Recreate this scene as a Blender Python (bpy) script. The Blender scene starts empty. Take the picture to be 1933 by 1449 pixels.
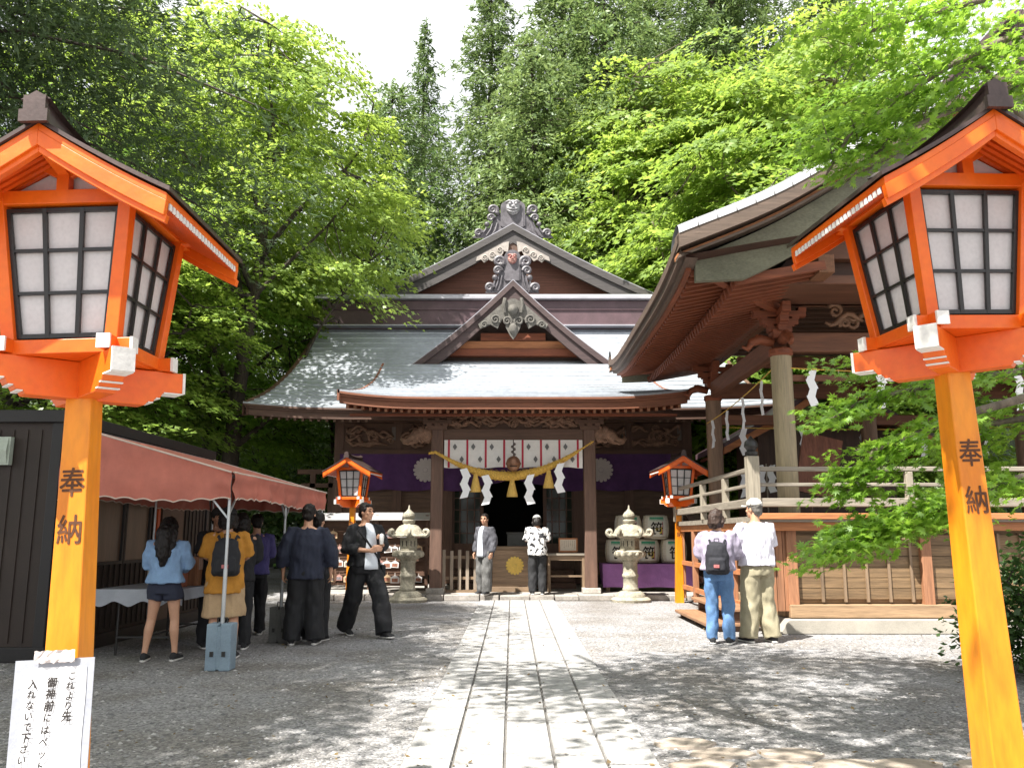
import bpy, math, random, colorsys
import numpy as np
from mathutils import Vector, Matrix, Euler, noise
PI = math.pi
R = math.radians
SC = bpy.context.scene
COL = SC.collection
ORG = {}

# ------------------------------------------------------------------ camera
F_PX, W_PX, H_PX, PITCH, EYE = 1600.0, 1933.0, 1449.0, R(10.05), 1.35
CP, SP = math.cos(PITCH), math.sin(PITCH)
cam_d = bpy.data.cameras.new('camera'); cam = bpy.data.objects.new('camera', cam_d); COL.objects.link(cam)
cam.location = (0, 0, EYE); cam.rotation_euler = (PI/2 + PITCH, 0, 0)
cam_d.sensor_width = 36; cam_d.sensor_fit = 'HORIZONTAL'; cam_d.lens = 36*F_PX/W_PX
cam_d.clip_start = .05; cam_d.clip_end = 2000
SC.camera = cam

def at(px, py, Y):
    """world point seen at pixel px,py of the photograph at distance Y"""
    u = (px - W_PX/2)/F_PX; v = (H_PX/2 - py)/F_PX
    k = Y/(CP - v*SP)
    return Vector((u*k, Y, EYE + (SP + v*CP)*k))
def onground(px, py, z=0.0):
    v = (H_PX/2 - py)/F_PX
    k = (z - EYE)/(SP + v*CP)
    return Vector(((px - W_PX/2)/F_PX*k, (CP - v*SP)*k, z))

# ------------------------------------------------------------------ materials
MATS = {}
def nd(nt, t, **kw):
    n = nt.nodes.new(t)
    for k, v in kw.items():
        if hasattr(n, k): setattr(n, k, v)
        else: n.inputs[k].default_value = v
    return n
def mat(name, col, rough=.7, var=.18, scale=4., stretch=(1, 1, 1), bump=.15, bscale=None, metal=0., fine=60., col2=None, spec=None, detail=6., bdist=.01):
    if name in MATS: return MATS[name]
    m = bpy.data.materials.new(name); m.use_nodes = True; nt = m.node_tree; L = nt.links.new
    b = nt.nodes['Principled BSDF']
    b.inputs['Roughness'].default_value = rough; b.inputs['Metallic'].default_value = metal
    if spec is not None: b.inputs['Specular IOR Level'].default_value = spec
    tc = nd(nt, 'ShaderNodeTexCoord'); mp = nd(nt, 'ShaderNodeMapping'); mp.inputs['Scale'].default_value = stretch
    L(tc.outputs['Object'], mp.inputs['Vector'])
    n1 = nd(nt, 'ShaderNodeTexNoise'); n1.inputs['Scale'].default_value = scale; n1.inputs['Detail'].default_value = detail; n1.inputs['Roughness'].default_value = .65
    L(mp.outputs[0], n1.inputs['Vector'])
    n2 = nd(nt, 'ShaderNodeTexNoise'); n2.inputs['Scale'].default_value = fine; n2.inputs['Detail'].default_value = 3
    L(mp.outputs[0], n2.inputs['Vector'])
    cr = nd(nt, 'ShaderNodeValToRGB')
    c = Vector(col[:3]); d = Vector(col2[:3]) if col2 else c*(1 + var)
    a = c*(1 - var)
    cr.color_ramp.elements[0].position = .3; cr.color_ramp.elements[1].position = .7
    cr.color_ramp.elements[0].color = (*a, 1); cr.color_ramp.elements[1].color = (*d, 1)
    L(n1.outputs['Fac'], cr.inputs['Fac'])
    mx = nd(nt, 'ShaderNodeMixRGB', blend_type='MULTIPLY'); mx.inputs['Fac'].default_value = min(1, var*2.2)
    g = nd(nt, 'ShaderNodeValToRGB'); g.color_ramp.elements[0].position = .25; g.color_ramp.elements[0].color = (.55, .55, .55, 1); g.color_ramp.elements[1].position = .6
    L(n2.outputs['Fac'], g.inputs['Fac']); L(cr.outputs[0], mx.inputs[1]); L(g.outputs[0], mx.inputs[2])
    L(mx.outputs[0], b.inputs['Base Color'])
    if bump:
        bp = nd(nt, 'ShaderNodeBump'); bp.inputs['Strength'].default_value = bump; bp.inputs['Distance'].default_value = bdist
        L(n2.outputs['Fac'] if bscale is None else n1.outputs['Fac'], bp.inputs['Height']); L(bp.outputs[0], b.inputs['Normal'])
    MATS[name] = m; return m
def wood(name, col, axis, rough=.65, var=.3, bump=.25, col2=None):
    s = [1, 1, 1]; s['xyz'.index(axis)] = .07
    return mat(name, col, rough, var, 14., s, bump, fine=70., col2=col2)
def leafmat(name, col, col2, trans=.45, rough=.45):
    if name in MATS: return MATS[name]
    m = bpy.data.materials.new(name); m.use_nodes = True; nt = m.node_tree; L = nt.links.new
    nt.nodes.remove(nt.nodes['Principled BSDF']); out = nt.nodes['Material Output']
    ge = nd(nt, 'ShaderNodeNewGeometry'); oi = nd(nt, 'ShaderNodeObjectInfo')
    tc = nd(nt, 'ShaderNodeTexCoord'); n1 = nd(nt, 'ShaderNodeTexNoise'); n1.inputs['Scale'].default_value = .9; n1.inputs['Detail'].default_value = 2
    L(tc.outputs['Object'], n1.inputs['Vector'])
    ad = nd(nt, 'ShaderNodeMath', operation='ADD'); L(ge.outputs['Random Per Island'], ad.inputs[0]); L(n1.outputs['Fac'], ad.inputs[1])
    ad2 = nd(nt, 'ShaderNodeMath', operation='MULTIPLY_ADD'); L(oi.outputs['Random'], ad2.inputs[0]); ad2.inputs[1].default_value = .5; L(ad.outputs[0], ad2.inputs[2])
    mr = nd(nt, 'ShaderNodeMapRange'); mr.inputs['From Min'].default_value = .3; mr.inputs['From Max'].default_value = 1.9
    L(ad2.outputs[0], mr.inputs['Value'])
    cr = nd(nt, 'ShaderNodeValToRGB'); cr.color_ramp.elements[0].color = (*col, 1); cr.color_ramp.elements[1].color = (*col2, 1)
    L(mr.outputs[0], cr.inputs['Fac'])
    d = nd(nt, 'ShaderNodeBsdfDiffuse'); t = nd(nt, 'ShaderNodeBsdfTranslucent'); g = nd(nt, 'ShaderNodeBsdfGlossy'); g.inputs['Roughness'].default_value = rough
    g.inputs['Color'].default_value = (.8, .85, .8, 1)
    hs = nd(nt, 'ShaderNodeHueSaturation'); hs.inputs['Hue'].default_value = .485; hs.inputs['Saturation'].default_value = .98; hs.inputs['Value'].default_value = 1.7
    L(cr.outputs[0], hs.inputs['Color']); L(cr.outputs[0], d.inputs['Color']); L(hs.outputs[0], t.inputs['Color'])
    mx = nd(nt, 'ShaderNodeMixShader'); mx.inputs[0].default_value = trans; L(d.outputs[0], mx.inputs[1]); L(t.outputs[0], mx.inputs[2])
    m2 = nd(nt, 'ShaderNodeMixShader'); m2.inputs[0].default_value = .05; L(mx.outputs[0], m2.inputs[1]); L(g.outputs[0], m2.inputs[2])
    L(m2.outputs[0], out.inputs['Surface'])
    MATS[name] = m; return m

ORANGE = mat('vermilion_paint', (.78, .105, .004), .40, .10, 4., bump=.10, fine=30, col2=(.82, .155, .006))
POSTP = mat('faded_orange_post', (.76, .205, .004), .45, .16, 4., (1, 1, .25), bump=.16, fine=34, col2=(.83, .31, .008))
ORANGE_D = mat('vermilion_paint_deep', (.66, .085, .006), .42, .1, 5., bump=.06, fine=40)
WHITEP = mat('white_paint', (.72, .70, .66), .6, .12, 12.)
BLACKL = mat('black_lacquer', (.018, .017, .016), .4, .2)
PAPER = mat('lamp_paper', (.62, .59, .585), .55, .10, 3.5, bump=.05)
DKMETAL = mat('dark_brown_metal', (.075, .05, .045), .42, .2, 7, bump=.08, metal=.3)
INK = mat('ink', (.02, .015, .013), .7, .1)
FADEINK = mat('faded_ink', (.09, .028, .006), .7, .3, 30)
WX = wood('weathered_wood_x', (.23, .155, .095), 'x'); WY = wood('weathered_wood_y', (.23, .155, .095), 'y'); WZ = wood('weathered_wood_z', (.23, .155, .095), 'z')
DX = wood('dark_timber_x', (.11, .056, .033), 'x'); DY = wood('dark_timber_y', (.10, .052, .032), 'y'); DZ = wood('dark_timber_z', (.115, .06, .038), 'z')
RX = wood('red_timber_x', (.20, .052, .018), 'x'); RY = wood('red_timber_y', (.20, .052, .018), 'y')
GX = wood('grey_timber_x', (.062, .054, .052), 'x'); GZ = wood('silvered_timber', (.30, .26, .20), 'z'); GXL = wood('silvered_rail_x', (.26, .225, .18), 'x'); GYL = wood('silvered_rail_y', (.26, .225, .18), 'y')
OX = wood('orange_timber_x', (.42, .16, .06), 'x'); OZ = wood('orange_timber_z', (.33, .15, .075), 'z')
PLANK = wood('plank_wall_x', (.20, .125, .062), 'x', var=.35)
SAND = mat('sandstone', (.40, .36, .26), .85, .22, 6, bump=.4, fine=45)
CONC = mat('concrete', (.36, .33, .28), .9, .15, 3, bump=.25)
STONE = mat('grey_stone', (.40, .37, .33), .9, .3, 4, bump=.5, fine=30)
WHITE = mat('white_cloth', (.75, .73, .70), .8, .06, 8, bump=.05)
SHIDE = mat('white_paper', (.85, .85, .86), .7, .03, 8, bump=.03)
PURPLE = mat('purple_cloth', (.085, .030, .12), .85, .2, 5, bump=.1)
PURPLE_L = mat('violet_cloth', (.30, .13, .36), .8, .15, 5, bump=.1)
RED = mat('red_ribbon', (.45, .02, .05), .7, .15)
GOLD = mat('gold_leaf', (.75, .50, .09), .45, .12, 9)
STRAW = mat('straw', (.62, .38, .07), .75, .25, 30, bump=.4)
CRESTW = mat('crest_white', (.52, .47, .45), .8, .1)
GLASS = mat('dark_glass', (.02, .03, .02), .08, .1, bump=0, spec=.35)
BLACK = mat('shade_black', (.012, .010, .010), .9, .2)
HUT = mat('dark_brown_panel', (.028, .017, .012), .6, .2, 3, bump=.1)
HUTD = mat('hut_frame_black', (.012, .010, .010), .5, .2)
COPPER = mat('roof_sheet', (.35, .375, .41), .42, .2, 1.1, bump=.15, fine=11, metal=.2)
RIDGEP = mat('ridge_copper', (.095, .055, .062), .5, .25, 2.2, bump=.1)
RIDGEG = mat('ridge_cap_grey', (.36, .35, .38), .4, .15, 2, bump=.08, metal=.2)
TENT = mat('tent_canvas', (.45, .135, .095), .7, .16, 2.5, bump=.12, fine=200)
TRIM = mat('cream_piping', (.55, .45, .38), .8, .1)
STEEL = mat('galvanised_steel', (.45, .47, .48), .35, .1, 6, metal=.6, bump=.03)
BLUEGREY = mat('blue_grey_weight', (.20, .27, .33), .6, .15, 5)
BARK = mat('bark', (.055, .042, .032), .95, .4, 5, (1, 1, .25), .8, fine=25, bdist=.03)
BARKG = mat('grey_bark', (.15, .12, .09), .95, .35, 5, (1, 1, .3), .7, fine=25, bdist=.03)

# ------------------------------------------------------------------ mesh builder
class MB:
    def __init__(s): s.v = []; s.f = []; s.m = []; s.cur = 0
    def add(s, vs, fs):
        b = len(s.v); s.v += [tuple(p) for p in vs]
        s.f += [tuple(b + i for i in f) for f in fs]; s.m += [s.cur]*len(fs); return s
    def mi(s, i): s.cur = i; return s
    def box(s, c, size, rot=None):
        hx, hy, hz = size[0]/2, size[1]/2, size[2]/2
        vs = [Vector((x*hx, y*hy, z*hz)) for x in (-1, 1) for y in (-1, 1) for z in (-1, 1)]
        if rot is not None: vs = [rot @ p for p in vs]
        c = Vector(c)
        return s.add([p + c for p in vs], [(0, 1, 3, 2), (4, 6, 7, 5), (0, 4, 5, 1), (2, 3, 7, 6), (0, 2, 6, 4), (1, 5, 7, 3)])
    def bx(s, x0, x1, y0, y1, z0, z1):
        return s.box(((x0+x1)/2, (y0+y1)/2, (z0+z1)/2), (abs(x1-x0), abs(y1-y0), abs(z1-z0)))
    def beam(s, p, q, w, h, up=(0, 0, 1), w2=None, h2=None):
        p = Vector(p); q = Vector(q); d = (q-p).normalized(); up = Vector(up)
        sd = d.cross(up)
        if sd.length < 1e-4: sd = d.cross(Vector((0, 1, 0)))
        sd.normalize(); u = sd.cross(d); vs = []
        for c, a, b in ((p, w, h), (q, w2 or w, h2 or h)):
            vs += [c + sd*x*a/2 + u*y*b/2 for x, y in ((-1, -1), (1, -1), (1, 1), (-1, 1))]
        return s.add(vs, [(3, 2, 1, 0), (4, 5, 6, 7), (0, 1, 5, 4), (1, 2, 6, 5), (2, 3, 7, 6), (3, 0, 4, 7)])
    def tube(s, pts, rad, n=8, cap=True):
        pts = [Vector(p) for p in pts]; m = len(pts)
        if not hasattr(rad, '__len__'): rad = [rad]*m
        vs = []; t0 = (pts[1]-pts[0]).normalized()
        sd = t0.cross(Vector((0, 0, 1)))
        if sd.length < .05: sd = t0.cross(Vector((1, 0, 0)))
        sd.normalize()
        for i, p in enumerate(pts):
            t = (pts[min(i+1, m-1)] - pts[max(i-1, 0)]).normalized()
            sd = (sd - t*sd.dot(t)); sd = sd.normalized() if sd.length > 1e-6 else t.orthogonal().normalized()
            u = t.cross(sd)
            for k in range(n):
                a = 2*PI*k/n; vs.append(p + (sd*math.cos(a) + u*math.sin(a))*rad[i])
        fs = [(i*n+k, i*n+(k+1) % n, (i+1)*n+(k+1) % n, (i+1)*n+k) for i in range(m-1) for k in range(n)]
        if cap: fs += [tuple(range(n-1, -1, -1)), tuple((m-1)*n+k for k in range(n))]
        return s.add(vs, fs)
    def lathe(s, prof, n=20, c=(0, 0, 0), sq=None, rot=0):
        vs = []; fs = []; c = Vector(c)
        for r, z in prof:
            for k in range(n):
                a = 2*PI*k/n + rot; vs.append(c + Vector((r*math.cos(a), r*math.sin(a), z)))
        m = len(prof)
        fs = [(i*n+k, i*n+(k+1) % n, (i+1)*n+(k+1) % n, (i+1)*n+k) for i in range(m-1) for k in range(n)]
        fs += [tuple(range(n-1, -1, -1)), tuple((m-1)*n+k for k in range(n))]
        return s.add(vs, fs)
    def prism(s, poly, vec):
        vec = Vector(vec); n = len(poly); a = [Vector(p) for p in poly]
        return s.add(a + [p + vec for p in a], [tuple(range(n-1, -1, -1)), tuple(range(n, 2*n))] + [(i, (i+1) % n, n+(i+1) % n, n+i) for i in range(n)])
    def ball(s, c, r, n=8, sc=(1, 1, 1)):
        c = Vector(c); vs = []; m = n//2 + 1
        for i in range(m):
            th = PI*(i+.02)/(m-1+.04)
            for k in range(n):
                a = 2*PI*k/n; vs.append(c + Vector((r*sc[0]*math.sin(th)*math.cos(a), r*sc[1]*math.sin(th)*math.sin(a), r*sc[2]*math.cos(th))))
        fs = [(i*n+k, (i+1)*n+k, (i+1)*n+(k+1) % n, i*n+(k+1) % n) for i in range(m-1) for k in range(n)]
        fs += [tuple(range(n)), tuple((m-1)*n+k for k in range(n-1, -1, -1))]
        return s.add(vs, fs)
    def grid(s, rows):
        """rows: list of equal-length point lists"""
        n = len(rows[0]); vs = [p for r in rows for p in r]
        return s.add(vs, [(i*n+k, i*n+k+1, (i+1)*n+k+1, (i+1)*n+k) for i in range(len(rows)-1) for k in range(n-1)])
    def spiral(s, c, r, turns, rad, ax=1, flip=1, n=22, tail=None):
        """a flat curl in the XZ plane"""
        pts = []
        for i in range(n):
            t = i/(n-1); a = 2*PI*turns*t; q = r*(.15 + .85*t)
            pts.append((c[0] + flip*q*math.cos(a), c[1], c[2] + q*math.sin(a)))
        if tail: pts.append((c[0]+flip*tail[0], c[1], c[2]+tail[1]))
        return s.tube(pts, [rad*(.6+.5*i/len(pts)) for i in range(len(pts))], 6)
    def text(s, st, c, size, xa=(1, 0, 0), ya=(0, 0, 1), ex=.001, off=0., sx=1., shear=0., bold=0):
        vs, fs = glyph(st, off)
        xa = Vector(xa); ya = Vector(ya); c = Vector(c)
        w = max(v[0] for v in vs) + min(v[0] for v in vs)
        if bold:
            nn = xa.cross(ya).normalized()
            for i, (dx, dz) in enumerate(((bold, 0), (-bold, 0), (0, bold), (0, -bold))):
                s.text(st, c + (xa*dx + ya*dz)*size + nn*.00012*(i+1), size, xa, ya, ex, off, sx, shear)
        return s.add([c + xa*((v[0]-w/2)*size*sx + shear*(v[1]-.38)*size) + ya*((v[1]-.38)*size) for v in vs], fs)
    def build(s, name, mats, parent=None, smooth=False, org=None, bevel=0, subs=0, loc=(0, 0, 0)):
        me = bpy.data.meshes.new(name)
        o = Vector(org) if org is not None else (ORG.get(parent.name, Vector()) if parent else Vector())
        me.from_pydata([Vector(p) - o for p in s.v], [], s.f)
        mats = mats if isinstance(mats, (list, tuple)) else [mats]
        for m in mats: me.materials.append(m)
        if len(mats) > 1: me.polygons.foreach_set('material_index', s.m)
        if smooth: me.polygons.foreach_set('use_smooth', [True]*len(s.f))
        me.update()
        ob = bpy.data.objects.new(name, me); COL.objects.link(ob)
        if parent: ob.parent = parent; ob.location = loc
        elif org is not None: ob.location = o
        ORG[ob.name] = o
        if bevel:
            b = ob.modifiers.new('bevel', 'BEVEL'); b.width = bevel; b.segments = 2; b.limit_method = 'ANGLE'; b.angle_limit = R(40)
        if smooth and smooth != 'all':
            me.set_sharp_from_angle(angle=R(45))
        return ob
_G = {}
def glyph(st, off=0.):
    k = (st, off)
    if k not in _G:
        cu = bpy.data.curves.new('g', 'FONT'); cu.body = st; cu.size = 1; cu.resolution_u = 3; cu.offset = off
        ob = bpy.data.objects.new('g', cu); COL.objects.link(ob)
        ev = ob.evaluated_get(bpy.context.evaluated_depsgraph_get()); me = ev.to_mesh()
        _G[k] = ([tuple(v.co) for v in me.vertices], [tuple(p.vertices) for p in me.polygons])
        ev.to_mesh_clear(); bpy.data.objects.remove(ob); bpy.data.curves.remove(cu)
    return _G[k]
def tag(o, label=None, cat=None, group=None, kind=None):
    if label: o['label'] = label
    if cat: o['category'] = cat
    if group: o['group'] = group
    if kind: o['kind'] = kind
    return o
def empty(name, loc, label=None, cat=None, group=None, rz=0, world=False):
    """a thing's root; with world=True parts are given in world coordinates"""
    o = bpy.data.objects.new(name, None); COL.objects.link(o); o.location = loc; o.rotation_euler = (0, 0, rz)
    o.empty_display_size = .2
    ORG[o.name] = Vector(loc) if world else Vector()
    return tag(o, label, cat, group)
def copy_tree(o, parent=None):
    c = o.copy(); COL.objects.link(c); c.parent = parent
    for ch in list(o.children): copy_tree(ch, c)
    return c
def np_mesh(name, v, q, mats, smooth=False):
    me = bpy.data.meshes.new(name); k = q.shape[1]
    me.vertices.add(len(v)); me.vertices.foreach_set('co', np.asarray(v, np.float32).ravel())
    me.loops.add(q.size); me.loops.foreach_set('vertex_index', np.asarray(q, np.int32).ravel())
    me.polygons.add(len(q)); me.polygons.foreach_set('loop_start', np.arange(0, q.size, k, dtype=np.int32))
    me.update(calc_edges=True)
    for m in mats: me.materials.append(m)
    return me
def link_mesh(name, me, parent=None, loc=(0, 0, 0)):
    o = bpy.data.objects.new(name, me); COL.objects.link(o); o.parent = parent; o.location = loc; return o
def crest(mb, c, r, n=16, d=.01):
    """a round flower of n petals facing -Y"""
    c = Vector(c)
    for ring, (r0, r1, sh, dy) in enumerate(((.22*r, r, 0, 0), (.2*r, .82*r, .5, -.004))):
        for k in range(n):
            a = 2*PI*(k+sh)/n; w = PI/n*.86; pts = []
            for rr, ww in ((r0, w*.9), (r1*.88, w), (r1*.97, w*.6), (r1, 0)):
                pts.append((rr, ww))
            poly = [(rr, a+ww) for rr, ww in pts] + [(rr, a-ww) for rr, ww in reversed(pts[:-1])]
            mb.prism([c + Vector((q*math.cos(t), dy, q*math.sin(t))) for q, t in poly], (0, -d, 0))
    mb.lathe([(.19*r, 0), (.19*r, d*1.6)], 14, (0, 0, 0))
    n0 = 28
    for i in range(len(mb.v)-n0, len(mb.v)):
        x, y, z = mb.v[i]; mb.v[i] = (c.x+x, c.y-z-.006, c.z+y)
    return mb
# ================================================================== setting
def ground_material():
    m = bpy.data.materials.new('gravel_ground'); m.use_nodes = True; nt = m.node_tree; L = nt.links.new
    b = nt.nodes['Principled BSDF']; b.inputs['Roughness'].default_value = .95
    tc = nd(nt, 'ShaderNodeTexCoord')
    v = nd(nt, 'ShaderNodeTexVoronoi'); v.inputs['Scale'].default_value = 55; L(tc.outputs['Object'], v.inputs['Vector'])
    n = nd(nt, 'ShaderNodeTexNoise'); n.inputs['Scale'].default_value = .9; n.inputs['Detail'].default_value = 6; L(tc.outputs['Object'], n.inputs['Vector'])
    n3 = nd(nt, 'ShaderNodeTexNoise'); n3.inputs['Scale'].default_value = 16; n3.inputs['Detail'].default_value = 5; L(tc.outputs['Object'], n3.inputs['Vector'])
    bw = nd(nt, 'ShaderNodeRGBToBW'); L(v.outputs['Color'], bw.inputs[0])
    cr = nd(nt, 'ShaderNodeValToRGB'); cr.color_ramp.elements[0].color = (.15, .145, .15, 1); cr.color_ramp.elements[1].color = (.42, .41, .41, 1)
    cr.color_ramp.elements[0].position = .1; cr.color_ramp.elements[1].position = .9
    L(bw.outputs[0], cr.inputs[0])
    c2 = nd(nt, 'ShaderNodeValToRGB'); c2.color_ramp.elements[0].color = (.72, .68, .62, 1); c2.color_ramp.elements[1].color = (1, 1, 1, 1)
    c2.color_ramp.elements[0].position = .35; c2.color_ramp.elements[1].position = .6
    L(n.outputs['Fac'], c2.inputs[0])
    c3 = nd(nt, 'ShaderNodeValToRGB'); c3.color_ramp.elements[0].color = (.6, .6, .6, 1); c3.color_ramp.elements[0].position = .3; c3.color_ramp.elements[1].position = .6
    L(n3.outputs['Fac'], c3.inputs[0])
    m1 = nd(nt, 'ShaderNodeMixRGB', blend_type='MULTIPLY'); m1.inputs[0].default_value = 1; L(cr.outputs[0], m1.inputs[1]); L(c2.outputs[0], m1.inputs[2])
    m2 = nd(nt, 'ShaderNodeMixRGB', blend_type='MULTIPLY'); m2.inputs[0].default_value = .8; L(m1.outputs[0], m2.inputs[1]); L(c3.outputs[0], m2.inputs[2])
    L(m2.outputs[0], b.inputs['Base Color'])
    bp = nd(nt, 'ShaderNodeBump'); bp.inputs['Strength'].default_value = .8; bp.inputs['Distance'].default_value = .012; bp.invert = True
    L(v.outputs['Distance'], bp.inputs['Height']); L(bp.outputs[0], b.inputs['Normal'])
    return m
g = MB(); g.add([(-150, -60, 0), (150, -60, 0), (150, 300, 0), (-150, 300, 0)], [(0, 1, 2, 3)])
tag(g.build('ground', ground_material()), kind='structure')

# pebbles near the camera
rng = np.random.default_rng(3)
N = 16000
Y = 4.6 + 8.5*rng.random(N)**1.7; X = (rng.random(N)-.5)*Y*1.34
keep = (X < -.60) | (X > .82); X, Y = X[keep], Y[keep]; N = len(X)
r = .004 + .015*rng.random(N)**3
oct_ = np.array([(1, 0, 0), (0, 1, 0), (-1, 0, 0), (0, -1, 0), (0, 0, .65), (0, 0, -.4)])
an = rng.random(N)*6.28; ca, sa = np.cos(an), np.sin(an)
px = oct_[None, :, 0]*(.7+.6*rng.random((N, 6)))*r[:, None]*1.2; py = oct_[None, :, 1]*(.7+.6*rng.random((N, 6)))*r[:, None]
V = np.stack([X[:, None]+px*ca[:, None]-py*sa[:, None], Y[:, None]+px*sa[:, None]+py*ca[:, None], .002+oct_[None, :, 2]*r[:, None]+0*px], -1).reshape(-1, 3)
fo = np.array([(0, 1, 4), (1, 2, 4), (2, 3, 4), (3, 0, 4)])
Q = (np.arange(N)[:, None, None]*6 + fo[None]).reshape(-1, 3)
PEB = mat('pebble', (.30, .29, .29), .9, .1, 3, bump=0)
nt = PEB.node_tree; ge = nd(nt, 'ShaderNodeNewGeometry'); cr = nd(nt, 'ShaderNodeValToRGB'); cr.color_ramp.elements[0].color = (.10, .10, .105, 1); cr.color_ramp.elements[1].color = (.50, .48, .47, 1)
nt.links.new(ge.outputs['Random Per Island'], cr.inputs[0]); nt.links.new(cr.outputs[0], nt.nodes['Principled BSDF'].inputs['Base Color'])
tag(link_mesh('gravel', np_mesh('gravel', V, Q, [PEB])), kind='stuff')

# paved path of five slab columns
rr = random.Random(5)
PATHM = mat('path_granite', (.345, .335, .325), .9, .34, 5.5, bump=.9, fine=26, bdist=.02)
pa = MB()
xs = [-.66, -.355, -.045, .255, .565, .875]
for i in range(5):
    y = 3.6 + rr.random()*.5
    while y < 17.85:
        L_ = min(rr.choice((.9, 1.2, 1.5, 1.9)), 17.9 - y)
        gp = .006; zz = .022 + rr.uniform(-.003, .003)
        x0, x1 = xs[i] + gp/2, xs[i+1] - gp/2
        pa.add([(x0, y, -.02), (x1, y, -.02), (x1, y+L_-.008, -.02), (x0, y+L_-.008, -.02),
                (x0+.008, y+.006, zz), (x1-.008, y+.006, zz), (x1-.008, y+L_-.014, zz), (x0+.008, y+L_-.014, zz)],
               [(4, 5, 6, 7), (0, 1, 5, 4), (1, 2, 6, 5), (2, 3, 7, 6), (3, 0, 4, 7)])
        y += L_
pa.add([(-.66, 3.6, .006), (.875, 3.6, .006), (.875, 17.9, .006), (-.66, 17.9, .006)], [(0, 1, 2, 3)]); pa.m[-1] = 1
tag(pa.build('path', [PATHM, mat('joint_dirt', (.13, .12, .11), .95, .2)]), kind='structure')
# irregular paving at lower right
fl = MB()
FLAG = mat('flagstone', (.36, .29, .225), .85, .28, 2.4, bump=.4, fine=40, col2=(.42, .36, .30))
def cell(cx, cy, rx, ry):
    n = rr.randint(6, 8); p = []
    for k in range(n):
        a = 2*PI*(k + rr.uniform(-.25, .25))/n; q = rr.uniform(.86, 1.06)
        p.append((cx + rx*q*math.cos(a), cy + ry*q*math.sin(a)))
    return p
for iy in range(9):
    for ix in range(12):
        cx = 1.15 + ix*.42 + (iy % 2)*.2 + rr.uniform(-.05, .05); cy = 3.7 + iy*.27 + rr.uniform(-.03, .03)
        if cy > 5.75 + .25*math.sin(cx*2): continue
        p = cell(cx, cy, .225, .15); h = rr.uniform(.010, .018)
        n = len(p); fl.add([(a, b, -.02) for a, b in p] + [(cx+(a-cx)*.95, cy+(b-cy)*.95, h) for a, b in p], [tuple(range(n, 2*n))] + [(k, (k+1) % n, n+(k+1) % n, n+k) for k in range(n)])
tag(fl.build('stone_paving', FLAG), kind='structure')

# forested slope behind
hl = MB(); rows = []
for j in range(14):
    y = 33 + j*6.5; row = []
    for i in range(41):
        x = -120 + i*6
        side = max(0, (abs(x-2)-6))*.22
        h = (y-33)*(.18 + .42*max(0, min(1, (x-1)/8))) + side*min(1, (y-33)/20) + 1.6*noise.noise((x*.07, y*.07, 1)) - .6
        row.append((x, y, h))
    rows.append(row)
hl.grid(rows)
tag(hl.build('hills', mat('forest_floor', (.022, .032, .012), .95, .5, .6, bump=.5), smooth='all'), kind='structure')

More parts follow.
